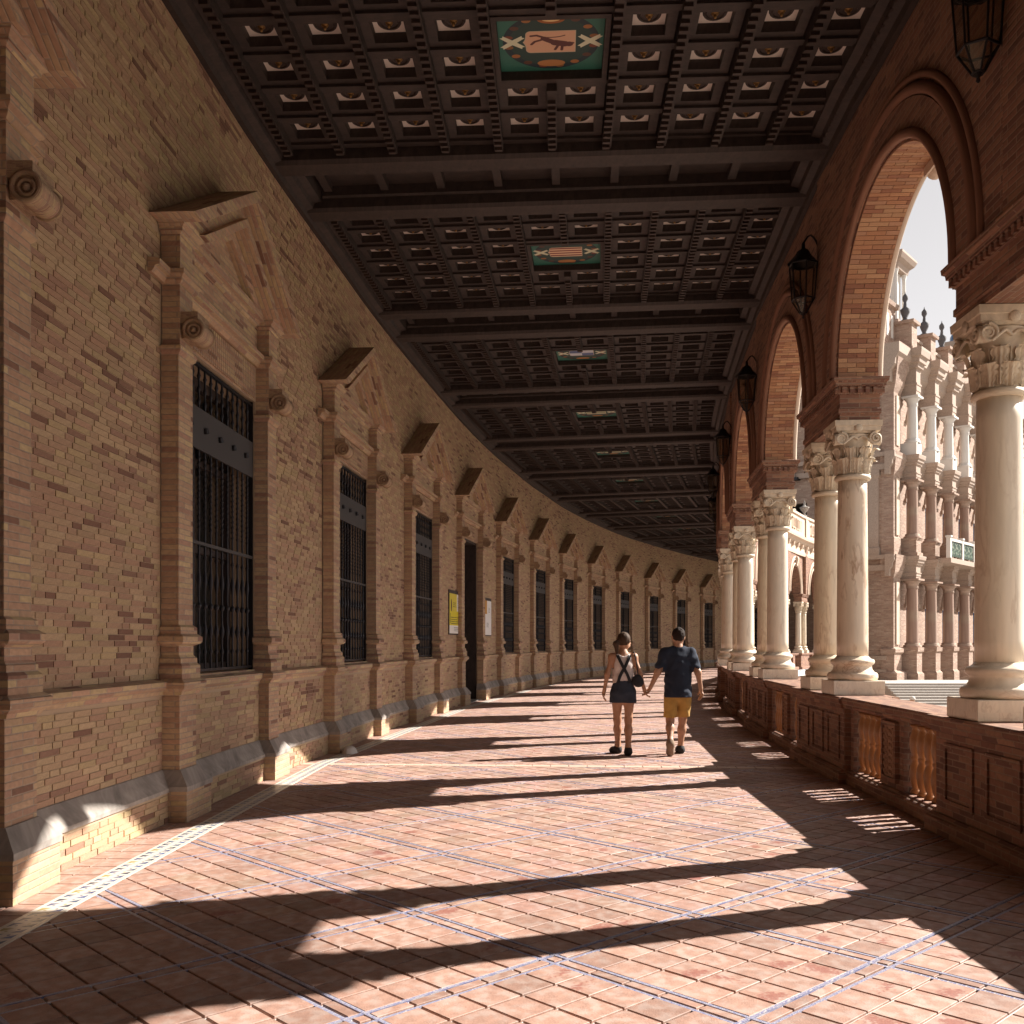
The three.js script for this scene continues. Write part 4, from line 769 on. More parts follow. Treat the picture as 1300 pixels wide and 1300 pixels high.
{
  // walls with real openings: front wall pierced by arches per bay and storey
  const front = (y0, y1, oy0, oy1, half, arched, z0, z1) => {
    const s = new THREE.Shape([[-1.2, y0], [PL, y0], [PL, y1], [-1.2, y1]].map(q => new THREE.Vector2(...q))); s.curves && 0;
    for (let i = 0; i < 7; i++) { const c = bay0 + bayP * (i + .5), h = new THREE.Path(); h.moveTo(c - half, oy0); h.lineTo(c + half, oy0); if (arched) { h.lineTo(c + half, oy1 - half); h.absarc(c, oy1 - half, half, 0, PI, false); } else { h.lineTo(c + half, oy1); h.lineTo(c - half, oy1); } h.closePath(); s.holes.push(h); }
    const g = new THREE.ExtrudeGeometry(s, { depth: z1 - z0, bevelEnabled: false, curveSegments: 10 }); g.translate(0, 0, z0); return uvBox(g);
  };
  mesh('front_wall', front(0, lv.e1, 1.0, 7.0, 1.15, true, -.7, 0), M.pav, pav);
  mesh('front_wall', front(lv.e1 + .001, lv.e2, lv.f0 + .2, lv.f1 - .1, 1.1, true, -.7, 0), M.pav, pav);
  mesh('front_wall', front(lv.e2 + .001, lv.top, lv.e2 + 1.0, lv.s1 - .4, .95, true, -.7, 0), M.pav, pav);
  mesh('side_wall', new GB().box(-1.2, -.6, 0, lv.top, -6, -.701).box(-1.2, -.6, 0, 9, -11, -6).box(-1.2, -.6, 13.4, lv.top, -11, -6).box(-1.2, -.6, 0, lv.top, -PD, -11), M.pav, pav);
  mesh('back_core', new GB().box(5, PL, 0, lv.top - .2, -PD, -2.4).box(-.6, 5, 0, lv.top - .2, -PD, -11.5).box(-.6, 5, 0, lv.top - .2, -5.5, -2.4).box(-.6, 5, 0, 8.8, -11.5, -5.5).box(-.6, 5, 13.6, lv.top - .2, -11.5, -5.5), M.room, pav);
  mesh('roof', new GB().box(-.6, PL, lv.top - .199, lv.top, -PD, -.701), M.slate, pav);
  for (const y of [lv.e1 - .6, lv.e2 - .6]) mesh('inner_floor', new GB().box(-.6, PL, y, y + .4, -2.399, -.701), M.room, pav);
  for (let i = 0; i < 7; i++) for (const [y0, y1, h] of [[1, 7, 1.15], [lv.f0 + .2, lv.f1 - .1, 1.1], [lv.e2 + 1, lv.s1 - .4, .95]]) {
    const c = bay0 + bayP * (i + .5), w = mesh('window', new GB().quad([c - h, y0, -.45], [c + h, y0, -.45], [c + h, y1, -.45], [c - h, y1, -.45]), M.blueGlass, pav);
    mesh('mullion', new GB().box(c - .05, c + .05, y0, y1, -.449, -.38).box(c - h, c + h, y0 + (y1 - y0) * .62, y0 + (y1 - y0) * .62 + .1, -.449, -.38), M.woodWarm, w);
    const ring = new THREE.TorusGeometry(h + .12, .12, 6, 20, PI); ring.translate(c, y1 - h, .03); mesh('window_archivolt', ring, M.pavStone, w);
    mesh('impost_band', new GB().box(c - h - .45, c - h - .02, y1 - h - .25, y1 - h, .001, .16).box(c + h + .02, c + h + .45, y1 - h - .25, y1 - h, .001, .16), M.pavStone, w);
  }
  const corn = (y, d, t) => [[-.1, y], [d * .35, y], [d * .4, y + t * .3], [d * .7, y + t * .45], [d * .75, y + t * .6], [d, y + t * .75], [d, y + t], [-.1, y + t * 1.02]];
  mesh('cornice', new GB().alongX(corn(lv.e1 - 1.5, .55, 1.5), -1.7, PL), M.pavStone, pav);
  mesh('cornice', new GB().alongX(corn(lv.e2 - 1.6, .6, 1.6), -1.75, PL), M.pavStone, pav);
  mesh('cornice', new GB().alongX(corn(lv.s1 + .6, 1.0, 2.6), -2.0, PL), M.pavStone, pav);
  // mouldings on the side wall
  for (const [y, t, d] of [[lv.e1 - 1.1, .4, .3], [lv.e1 - .3, .3, .4], [lv.e2 - 1.2, .4, .3], [lv.e2 - .3, .3, .45], [lv.s1 + .7, .5, .35], [lv.top - .8, .8, .7], [1.8, .3, .2], [.9, .25, .25]]) mesh('string_course', new GB().box(-1.2 - d, -1.2, y, y + t, -PD, -.102 - 0), M.pavStone, pav);
  for (const z of [-1.0, -4.6]) for (const [a, b] of [[lv.e1, lv.e2 - 1.2], [lv.e2, lv.s1 + .7]]) mesh('corner_strip', new GB().stack([[a, .1], [a + .5, .1], [a + .6, 0], [b - .6, 0], [b - .4, .1], [b, .1]], -1.32, .12, z - .35, z + .35, true), M.pavStone, pav);
  const az = mesh('tile_panel', new GB().quad([-1.215, lv.e1 + 1.9, -3.4], [-1.215, lv.e1 + 1.9, -2.2], [-1.215, lv.e1 + 5.6, -2.2], [-1.215, lv.e1 + 5.6, -3.4], [0, 0], [1, 0], [1, 1], [0, 1]), M.azulejo, pav);
  mesh('panel_border', new GB().box(-1.28, -1.201, lv.e1 + 1.75, lv.e1 + 1.9, -3.55, -2.05).box(-1.28, -1.201, lv.e1 + 5.6, lv.e1 + 5.75, -3.55, -2.05).box(-1.28, -1.201, lv.e1 + 1.9, lv.e1 + 5.6, -3.55, -3.4).box(-1.28, -1.201, lv.e1 + 1.9, lv.e1 + 5.6, -2.2, -2.05), M.pavStone, az);
  // blue window on the side, and the tall dark recess under it
  const sw = mesh('window', new GB().quad([-1.21, 15.9, -8.1], [-1.21, 15.9, -6.9], [-1.21, 19.9, -6.9], [-1.21, 19.9, -8.1]), M.blueGlass, pav);
  const wb = new GB(); for (let i = 0; i < 4; i++) wb.box(-1.26, -1.211, 15.9, 19.9, -8.1 + i * .4 - .03, -8.1 + i * .4 + .03); for (let i = 0; i < 5; i++) wb.box(-1.255, -1.212, 15.9 + i * 1.0 - .03, 15.9 + i * 1.0 + .03, -8.1, -6.9); mesh('mullion', wb, M.woodWarm, sw);
  const rl = new GB(); for (let i = 0; i < 12; i++) rl.box(-1.75, -1.72, 15.3, 16.9, -8.4 + i * .16, -8.37 + i * .16); rl.box(-1.77, -1.7, 16.88, 16.95, -8.5, -6.5).box(-1.8, -1.2, 15.1, 15.3, -8.5, -6.5); mesh('side_balcony', rl, M.iron, sw);
  // tiers of columns standing before the wall
  const colG = (y0, y1, r, ped) => { const g = new GB(), h = y1 - y0; g.add(lathe([[r * 1.5, y0], [r * 1.5, y0 + .12], [r * 1.2, y0 + .2], [r * 1.3, y0 + .28], [r, y0 + .36], [r * .86, y1 - .7], [r * 1.05, y1 - .66], [r * .95, y1 - .6], [r * 1.05, y1 - .35], [r * 1.5, y1 - .15], [r * 1.2, y1 - .14]], 16)); g.box(-r * 1.55, r * 1.55, y1 - .14, y1, -r * 1.55, r * 1.55); return g.geo(); };
  const G1 = colG(lv.c0, lv.c1 - .0, .42), G2 = colG(lv.f0 + .1, lv.f1 - .02, .40), G3 = colG(lv.e2 + .9, lv.s1 + .05, .38);
  for (let i = 0; i < 8; i++) {
    const x = bay0 + bayP * i, Z = .75;
    mesh('pedestal', new GB().stack([[-.3, .12], [.8, .12], [.95, .0], [2.3, 0], [2.4, .1], [2.7, .12]], x, .55, -.05, Z + .5), M.pav, pav);
    mesh('column', G1, M.pav, pav).position.set(x, 0, Z);
    mesh('entablature_break', new GB().stack(entab(lv.c1, lv.e1, .32), x, .46, -.05, Z + .42), M.pavStone, pav);
    mesh('pedestal', new GB().stack([[lv.e1, .1], [lv.e1 + .25, .1], [lv.e1 + .3, 0], [lv.f0 - .1, 0], [lv.f0 + .1, .1]], x, .5, -.05, Z + .45), M.pav, pav);
    mesh('column', G2, M.pav, pav).position.set(x, 0, Z);
    mesh('entablature_break', new GB().stack(entab(lv.f1 - .02, lv.e2, .3), x, .46, -.05, Z + .42), M.pavStone, pav);
    mesh('pedestal', new GB().stack([[lv.e2, .05], [lv.e2 + .9, .05]], x, .48, -.05, Z + .42), M.white, pav);
    mesh('column', G3, M.white, pav).position.set(x, 0, Z);
    mesh('entablature_break', new GB().stack(entab(lv.s1 + .05, lv.top, .55), x, .44, -.05, Z + .42), M.pavStone, pav);
    mesh('parapet_pier', new GB().stack([[lv.top, .08], [lv.top + .25, .08], [lv.top + .3, 0], [lv.top + 1.9, 0], [lv.top + 1.95, .18], [lv.top + 2.15, .2]], x, .55, -.4, .9, true), M.pav, pav);
    mesh('finial', lathe([[0, 0], [.42, 0], [.42, .12], [.14, .3], [.3, .7], [.36, .95], [.14, 1.15], [.09, 1.5], [.2, 1.7], [.2, 1.9], [.05, 2.1], [0, 2.3]], 12), M.slate, pav).position.set(x, lv.top + 2.15, .25);
    if (i < 7) mesh('roof_balustrade', (() => { const g = new GB(); g.box(x + .75, x + bayP - .75, lv.top + 1.3, lv.top + 1.5, 0, .4).box(x + .75, x + bayP - .75, lv.top, lv.top + .2, 0, .4); for (let k = 0; k < 8; k++) g.box(x + .95 + k * .34, x + 1.1 + k * .34, lv.top + .2, lv.top + 1.3, .1, .3); return g; })(), M.pavStone, pav);
  }
  // corner pier with lit edge
  mesh('corner_pier', new GB().stack([[-.7, .35], [.9, .35], [1.1, .08], [2.2, .08], [2.35, .2], [2.6, .2], [2.7, 0], [lv.c1, 0], [lv.c1 + .4, .15], [lv.e1, .3], [lv.e1, .05], [lv.f0, .05], [lv.f0 + .1, 0], [lv.f1, 0], [lv.f1 + .4, .12], [lv.e2, .28], [lv.e2, .02], [lv.s1, .02], [lv.s1 + .6, .2], [lv.top - .4, .6], [lv.top, .6]], -.55, .66, -.5, .35), M.pav, pav);
  for (const [a, b] of [[2.9, 7.3], [lv.f0 + .2, lv.f1 - .1], [lv.e2 + .5, lv.s1 - .2]]) mesh('pilaster_panel', new GB().box(-.85, -.25, a, b, .36, .44), M.cream, pav);
  // attic storey with small windows over the corner
  mesh('attic', new GB().stack([[lv.top, .1], [lv.top + .3, .1], [lv.top + .4, 0], [lv.top + 3.0, 0], [lv.top + 3.1, .2], [lv.top + 3.4, .25]], -.2, 1.2, -6, -.3, true), M.pav, pav);
  for (const z of [-4.6, -2.6]) mesh('attic_window', new GB().box(-1.44, -1.401, lv.top + .9, lv.top + 2.5, z - .35, z + .35), M.blueGlass, pav);
  for (const x of [-.6, .3]) mesh('attic_window', new GB().box(x - .2, x + .2, lv.top + .9, lv.top + 2.5, -.299, -.26), M.white, pav);
  for (const [x, z] of [[-1.2, -.4], [-1.2, -5.5]]) mesh('finial', lathe([[0, 0], [.5, 0], [.5, .15], [.15, .4], [.32, .9], [.36, 1.3], [.14, 1.6], [.1, 2.4], [.2, 2.7], [.05, 3.6], [0, 4.2]], 12), M.slate, pav).position.set(x, lv.top + 3.4, z);
  // first floor balcony with glazed tile panels
  const bal = mesh('balcony', new GB().box(5.2, PL, lv.e1 - .25, lv.e1 + .1, .3, 2.3), M.pavStone, pav);
  for (let i = 0; i < 9; i++) { const x = 5.3 + i * 3.0; mesh('balcony_post', new GB().stack([[lv.e1 + .1, .02], [lv.e1 + 1.6, .02], [lv.e1 + 1.62, .07], [lv.e1 + 1.75, .07]], x, .16, 2.0, 2.26, true), M.white, bal); mesh('balcony_panel', new GB().box(x + .2, x + 2.8, lv.e1 + .25, lv.e1 + 1.35, 2.08, 2.2), M.greenTile, bal); mesh('balcony_rail', new GB().box(x + .19, x + 2.81, lv.e1 + 1.36, lv.e1 + 1.55, 2.02, 2.26), M.white, bal); }
}
{ // turrets rising behind the roof
  const turret = (x, y, z, k, label, dome) => {
    const t = thing('turret', label, 'turret'); t.position.set(x, y, z); t.rotation.y = PH;
    mesh('turret_body', new GB().box(-.9 * k, .9 * k, 0, 5 * k, -.9 * k, .9 * k), M.white, t);
    for (const a of [-1, 1]) for (const b of [-1, 1]) mesh('turret_column', lathe([[.26 * k, 0], [.2 * k, .3 * k], [.17 * k, 4.4 * k], [.28 * k, 4.9 * k]], 10), M.white, t).position.set(a * 1.15 * k, 0, b * 1.15 * k);
    mesh('turret_cornice', new GB().stack([[4.9 * k, .1], [5.4 * k, .2], [5.7 * k, .6 * k], [6.1 * k, .8 * k], [6.3 * k, .8 * k]], 0, 1.3 * k, -1.3 * k, 1.3 * k, true), M.pavStone, t);
    mesh('turret_roof', dome ? lathe([[1.4 * k, 6.3 * k], [1.3 * k, 7.2 * k], [.8 * k, 8.2 * k], [.15 * k, 8.7 * k], [.1 * k, 10 * k], [.25 * k, 10.4 * k], [0, 11.5 * k]], 14) : new GB().stack([[6.3 * k, 0], [7.4 * k, -.9 * k], [8.2 * k, -1.05 * k], [8.4 * k, -1.2 * k]], 0, 1.3 * k, -1.3 * k, 1.3 * k, true), dome ? M.blueGlass : M.pav, t);
    mesh('turret_base', new GB().box(-1.5 * k, 1.5 * k, -8, -.001, -1.5 * k, 1.5 * k), M.pav, t);
  };
  turret(29.2, 26.2, -76.5, .8, 'white columned roof turret with brown cornice behind the pavilion corner', false);
  turret(46.5, 27.5, -102, .8, 'white roof turret with a small blue dome on the pavilion', true);
}
{ // steps up to the pavilion
  const st = thing('plaza_steps', 'broad pale stone steps leading up to the pavilion', 'steps'); st.position.set(23.4, GROUND, -65);
  for (let i = 0; i < 8; i++) mesh('step', new GB().box(i * .07, 12, i * .1375, (i + 1) * .1375 - (i < 7 ? .001 : 0), -.001 * i, 6.3 - i * .62), M.pavePale, st);
  mesh('landing', new GB().box(.6, 12, .5, 1.1, -4, -.01), M.pavePale, st);
}
{ // far wing on the other side of the square
  const b = thing('far_wing', 'distant brick wing with dark tiled roof and round arches', 'building'), x0 = 61, z0 = -118; b.position.set(x0, GROUND, z0); b.rotation.y = -.5;
  mesh('wing_wall', (() => { const s = new THREE.Shape([[-30, 0], [40, 0], [40, 15], [-30, 15]].map(q => new THREE.Vector2(...q))); for (let i = 0; i < 14; i++) { const c = -27 + i * 5, h = new THREE.Path(); h.moveTo(c - 1.6, 2); h.lineTo(c + 1.6, 2); h.lineTo(c + 1.6, 6.2); h.absarc(c, 6.2, 1.6, 0, PI, false); h.closePath(); s.holes.push(h); } return uvBox(new THREE.ExtrudeGeometry(s, { depth: .8, bevelEnabled: false, curveSegments: 10 })); })(), M.pav, b);
  mesh('wing_back', new GB().box(-30, 40, 0, 15, -8, -5), M.dark, b);
  for (let i = 0; i < 14; i++) { const c = -27 + i * 5; mesh('wing_archivolt', new THREE.TorusGeometry(1.75, .18, 6, 20, PI).translate(c, 6.2, .82), M.cream, b); mesh('wing_window', new GB().box(c - .6, c + .6, 11.3, 13.6, .801, .85), M.slate, b); mesh('wing_pilaster', new GB().stack([[0, .1], [1.8, .1], [2, 0], [9, 0], [9.2, .15], [10, .2]], c + 2.5, .4, .801, 1.1), M.pavStone, b); }
  mesh('wing_cornice', new GB().alongX([[.8, 9.6], [1.2, 9.7], [1.3, 10.3], [.8, 10.4]], -30, 40), M.cream, b); mesh('wing_cornice', new GB().alongX([[.8, 14.4], [1.5, 14.7], [1.6, 15.1], [.8, 15.2]], -30, 40), M.pavStone, b); mesh('wing_balustrade', new GB().alongX([[2.0, 1.9], [2.3, 1.9], [2.3, 3.1], [2.0, 3.1]], -30, 40), M.cream, b);
  mesh('wing_roof', new GB().alongX([[1.7, 15.2], [-3.5, 20.5], [-8.8, 15.2]], -30.5, 40.5), M.slate, b);
}

// ---------- people ----------
function surfaceNets(f, mn, mx, h) {
  const n = [0, 1, 2].map(i => Math.ceil((mx[i] - mn[i]) / h) + 1), [nx, ny, nz] = n, F = new Float32Array(nx * ny * nz), id = (i, j, k) => (k * ny + j) * nx + i;
  for (let k = 0; k < nz; k++) for (let j = 0; j < ny; j++) for (let i = 0; i < nx; i++) F[id(i, j, k)] = f(mn[0] + i * h, mn[1] + j * h, mn[2] + k * h);
  const vi = new Int32Array(nx * ny * nz).fill(-1), pos = [], ind = [];
  for (let k = 0; k < nz - 1; k++) for (let j = 0; j < ny - 1; j++) for (let i = 0; i < nx - 1; i++) {
    let c = 0, sx = 0, sy = 0, sz = 0; const v = []; for (let q = 0; q < 8; q++) v.push(F[id(i + (q & 1), j + (q >> 1 & 1), k + (q >> 2))]);
    for (let a = 0; a < 8; a++) for (const b of [1, 2, 4]) if (!(a & b)) { const p = v[a], q = v[a | b]; if ((p < 0) !== (q < 0)) { const t = p / (p - q); sx += (a & 1) + (b === 1 ? t : 0); sy += (a >> 1 & 1) + (b === 2 ? t : 0); sz += (a >> 2) + (b === 4 ? t : 0); c++; } }
    if (c) { vi[id(i, j, k)] = pos.length / 3; pos.push(mn[0] + (i + sx / c) * h, mn[1] + (j + sy / c) * h, mn[2] + (k + sz / c) * h); }
  }
  const Q = (a, b, c, d, flip) => { if (flip) ind.push(a, c, b, a, d, c); else ind.push(a, b, c, a, c, d); };
  for (let k = 1; k < nz - 1; k++) for (let j = 1; j < ny - 1; j++) for (let i = 1; i < nx - 1; i++) {
    const s = F[id(i, j, k)] < 0;
    if (s !== F[id(i + 1, j, k)] < 0) Q(vi[id(i, j - 1, k - 1)], vi[id(i, j, k - 1)], vi[id(i, j, k)], vi[id(i, j - 1, k)], !s);
    if (s !== F[id(i, j + 1, k)] < 0) Q(vi[id(i - 1, j, k - 1)], vi[id(i - 1, j, k)], vi[id(i, j, k)], vi[id(i, j, k - 1)], !s);
    if (s !== F[id(i, j, k + 1)] < 0) Q(vi[id(i - 1, j - 1, k)], vi[id(i, j - 1, k)], vi[id(i, j, k)], vi[id(i - 1, j, k)], !s);
  }
  const g = new THREE.BufferGeometry(); g.setAttribute('position', new THREE.Float32BufferAttribute(pos, 3)); g.setIndex(ind.filter((_, q) => true)); g.computeVertexNormals();
  g.setAttribute('uv', new THREE.Float32BufferAttribute(new Float32Array(pos.length / 3 * 2).map((_, i) => pos[Math.floor(i / 2) * 3 + (i % 2)]), 2));
  return g;
}
const cap = (a, b, ra, rb, sq = 1) => (x, y, z) => { // tapered capsule, flattened front to back by sq
  const dx = b[0] - a[0], dy = b[1] - a[1], dz = (b[2] - a[2]) * sq, px = x - a[0], py = y - a[1], pz = (z - a[2]) * sq, t = clamp((px * dx + py * dy + pz * dz) / (dx * dx + dy * dy + dz * dz + 1e-9), 0, 1);
  return Math.hypot(px - dx * t, py - dy * t, pz - dz * t) - (ra + (rb - ra) * t); };
const ell = (c, r) => (x, y, z) => { const a = (x - c[0]) / r[0], b = (y - c[1]) / r[1], d = (z - c[2]) / r[2], k = Math.hypot(a, b, d); return (k - 1) * Math.min(...r); };
const smin = (a, b, k) => { const h = Math.max(k - Math.abs(a - b), 0) / k; return Math.min(a, b) - h * h * k * .25; };
const union = (fs, k) => (x, y, z) => { let d = 9; for (const f of fs) { const v = f(x, y, z); d = v < d + k ? smin(d, v, k) : d; } return d; };
function hand(w, dir, side, curl) { // palm and five fingers hanging from the wrist; dir = unit down-arm direction, side = thumb direction
  const D = new V3(...dir).normalize(), S = new V3(...side); S.addScaledVector(D, -S.dot(D)).normalize(); const N = new V3().crossVectors(D, S), W = new V3(...w), at = (d, s, n) => W.clone().addScaledVector(D, d).addScaledVector(S, s).addScaledVector(N, n).toArray(), fs = [cap(at(-.01, 0, 0), at(.05, .012, 0), .026, .026), cap(at(.045, .018, 0), at(.07, -.022, 0), .02, .018)];
  const L = [.07, .078, .072, .056]; for (let i = 0; i < 4; i++) { const s = .03 - i * .02, l = L[i], a = at(.078, s, 0), b = at(.078 + l * .5, s * 1.05, curl * .016), c = at(.078 + l * .92, s * 1.05, curl * .045); fs.push(cap(a, b, .0098, .009), cap(b, c, .009, .0075)); }
  fs.push(cap(at(.02, .024, 0), at(.05, .046, curl * .01), .012, .0105), cap(at(.05, .046, curl * .01), at(.082, .046, curl * .026), .0105, .009)); return fs;
}
function foot(a, toe, ball) { return [cap(a, [a[0], Math.max(a[1] - .05, .03), a[2] + .015], .036, .036), cap([a[0], Math.max(a[1] - .055, .03), a[2] + .02], ball, .034, .034), cap(ball, toe, .034, .026)]; }
function headField(c, yaw, k) { // skull, jaw, nose, ears; yaw turns the face
  const cy = cos(yaw), sy = sin(yaw), L = (x, y, z) => [c[0] + (x * cy + z * sy) * k, c[1] + y * k, c[2] + (-x * sy + z * cy) * k];
  return [ell(L(0, .025, .01), [.078 * k, .098 * k, .094 * k]), ell(L(0, -.045, -.03), [.058 * k, .07 * k, .062 * k]), cap(L(0, .0, -.09), L(0, -.03, -.112), .012 * k, .015 * k), ell(L(.078, -.01, .005), [.014 * k, .03 * k, .02 * k]), ell(L(-.078, -.01, .005), [.014 * k, .03 * k, .02 * k]), cap(L(-.02, -.062, -.088), L(.02, -.062, -.088), .008 * k, .008 * k), ell(L(.03, .012, -.078), [.014 * k, .009 * k, .012 * k]), ell(L(-.03, .012, -.078), [.014 * k, .009 * k, .012 * k])];
}
const skinTex = dataTex(64, 64, (u, v) => scl([1, 1, 1], .95 + .2 * tileNoise(u, v, 8, 2, 3)), true, .3, .3);
const skin = (r, g, b) => std({ color: col(r, g, b), map: skinTex, roughness: .55 });
const cloth = (r, g, b) => std({ color: col(r, g, b), map: grain, bumpMap: grainBump, bumpScale: .003, roughness: .9 });
const clipY = (f, y0, y1) => (x, y, z) => Math.max(f(x, y, z), y0 - y, y - y1);
const wrinkle = (f, a) => (x, y, z) => f(x, y, z) - a * (.5 + noise.noise(x * 14, y * 9, z * 14)) - a * .6 * Math.sin(y * 38 + 6 * noise.noise(x * 6, y * 4, z * 6));
const bodyMerge = gs => { const m = mergeGeometries(gs); return m; };
function figure(spec) {
  const o = thing('person', spec.label, 'person', spec.group); o.position.set(...spec.at); o.rotation.y = spec.turn || 0;
  const J = spec.j, torso = [cap(J.pelvis, J.waist, spec.hipR, spec.waistR, 1.25), cap(J.waist, J.chest, spec.waistR, spec.chestR, 1.35), cap(J.ls, J.rs, spec.shR, spec.shR, 1.15), cap(J.chest, J.neck, spec.chestR * .8, .055), cap(J.neck, [J.head[0], J.head[1] - .06, J.head[2]], spec.neckR, spec.neckR)];
  const arm = s => [cap(J[s + 's'], J[s + 'e'], spec.armR, spec.armR * .8), cap(J[s + 'e'], J[s + 'w'], spec.armR * .85, spec.armR * .55)];
  const leg = s => [cap(J[s + 'h'], J[s + 'k'], spec.thighR, spec.thighR * .62), cap(J[s + 'k'], [0, 1, 2].map(i => J[s + 'k'][i] * .62 + J[s + 'a'][i] * .38), spec.thighR * .58, spec.thighR * .64), cap([0, 1, 2].map(i => J[s + 'k'][i] * .62 + J[s + 'a'][i] * .38), J[s + 'a'], spec.thighR * .62, .036)];
  const all = [...torso, ...arm('l'), ...arm('r'), ...leg('l'), ...leg('r'), ...foot(J.la, J.lt, J.lb), ...foot(J.ra, J.rt, J.rb)];
  const bf = union(all, .04), gs = [surfaceNets(bf, [-.62, -.02, -.5], [.62, J.head[1] - .02, .5], .014)];
  const hf = union([...headField(J.head, spec.yaw || 0, 1), cap([J.head[0], J.head[1] - .05, J.head[2]], J.neck, spec.neckR, spec.neckR)], .03); gs.push(surfaceNets(hf, [J.head[0] - .16, J.head[1] - .16, J.head[2] - .18], [J.head[0] + .16, J.head[1] + .17, J.head[2] + .18], .007));
  for (const s of ['l', 'r']) { const w = J[s + 'w'], e = J[s + 'e'], d = w.map((v, i) => v - e[i]); const hfn = union([...hand(w, spec[s + 'hand'] || d, spec[s + 'thumb'], spec.curl || 1), cap(e.map((v, i) => v * .25 + w[i] * .75), w, spec.armR * .6, spec.armR * .55)], .008); gs.push(surfaceNets(hfn, w.map((v, i) => v - .2), w.map(v => v + .2), .005)); }
  mesh('body', bodyMerge(gs), spec.skin, o);
  return { o, bf, torso, arm, leg, hf };
}
const V = (...a) => a;
{ // man in navy shirt
  const at = [2.24, .002, -13.3];
  const J = { pelvis: V(0, .86, 0), waist: V(0, 1.02, .0), chest: V(0, 1.24, -.015), neck: V(.005, 1.44, -.015), head: V(.012, 1.585, -.03), ls: V(-.165, 1.35, -.01), rs: V(.165, 1.35, -.01), le: V(-.275, 1.115, .03), lw: V(-.365, .905, -.03), re: V(.265, 1.11, .035), rw: V(.315, .885, -.02), lh: V(-.095, .84, 0), rh: V(.095, .84, 0), lk: V(-.105, .465, .0), rk: V(.085, .47, -.12), la: V(-.135, .2, .2), ra: V(.06, .09, -.14), lb: V(-.13, .05, .17), lt: V(-.13, .035, .12), rb: V(.065, .036, -.28), rt: V(.07, .032, -.33) };
  const F = figure({ label: 'person in navy t-shirt and mustard shorts walking away holding a hand', at, j: J, hipR: .155, waistR: .145, chestR: .165, shR: .075, neckR: .055, armR: .05, thighR: .085, skin: skin(.46, .25, .155), yaw: -.35, lthumb: V(0, 0, -1), rthumb: V(-.3, 0, -1), curl: -1.2 });
  const sh = wrinkle(union([cap(V(0, .8, 0), J.waist, .186, .166, 1.15), cap(J.waist, J.chest, .164, .178, 1.25), cap(V(-.12, 1.34, -.01), V(.12, 1.34, -.01), .09, .09, 1.1), cap(V(0, 1.43, -.015), V(-.17, 1.37, -.01), .05, .062), cap(V(0, 1.43, -.015), V(.17, 1.37, -.01), .05, .062), cap(V(-.175, 1.355, -.01), V(-.235, 1.19, .015), .07, .072), cap(V(.175, 1.355, -.01), V(.232, 1.19, .015), .07, .072)], .05), .009);
  const cutNeck = (f) => (x, y, z) => Math.max(f(x, y, z), .075 - Math.hypot(x - .005, (y - 1.47) * 1.0, z + .03));
  const sleeve = f => (x, y, z) => Math.max(f(x, y, z), Math.abs(x) > .205 ? (1.165 - y) - (Math.abs(x) - .25) * .35 : -9);
  mesh('t_shirt', surfaceNets(cutNeck(sleeve(clipY(sh, .775, 1.6))), [-.4, .7, -.35], [.4, 1.55, .35], .011), cloth(.017, .024, .044), F.o);
  const hf = wrinkle(union([cap(V(-.02, .84, 0), V(.02, .84, 0), .142, .142, 1.15), cap(V(-.09, .8, .005), V(-.105, .5, .0), .098, .082), cap(V(.09, .8, .0), V(.09, .5, -.1), .098, .082)], .025), .006);
  mesh('shorts', surfaceNets(clipY(hf, .5, .83), [-.35, .45, -.35], [.35, .9, .35], .011), cloth(.50, .29, .075), F.o);
  const hair = (x, y, z) => { const c = J.head, e = ell([c[0], c[1] + .032, c[2] + .018], [.088, .102, .102])(x, y, z); return Math.max(e, -(y - (c[1] - .035 - (z - c[2]) * .35)), -(z - c[2] + .055 + (y - c[1]) * .25)) - .007 * noise.noise(x * 38, y * 30, z * 38) - .003 * noise.noise(x * 90, y * 90, z * 90); };
  mesh('hair', surfaceNets(hair, [J.head[0] - .13, J.head[1] - .14, J.head[2] - .15], [J.head[0] + .13, J.head[1] + .16, J.head[2] + .16], .007), new THREE.MeshPhysicalMaterial({ color: col(.028, .018, .014), roughness: .8, specularIntensity: .3 }), F.o);
  const shoe = (a, b, t) => surfaceNets(union([cap(V(a[0], a[1] - .005, a[2]), V(a[0], Math.max(a[1] - .04, .045), a[2] + .014), .048, .052), cap(V(a[0], Math.max(a[1] - .04, .045), a[2] + .014), b, .052, .05), cap(b, t, .05, .036)], .03), [a[0] - .12, -.005, Math.min(t[2], a[2]) - .1], [a[0] + .12, a[1] + .12, Math.max(t[2], a[2]) + .1], .007);
  mesh('shoe', shoe(J.ra, J.rb, J.rt), cloth(.03, .028, .03), F.o); mesh('shoe', shoe(J.la, J.lb, J.lt), cloth(.25, .17, .12), F.o);
}
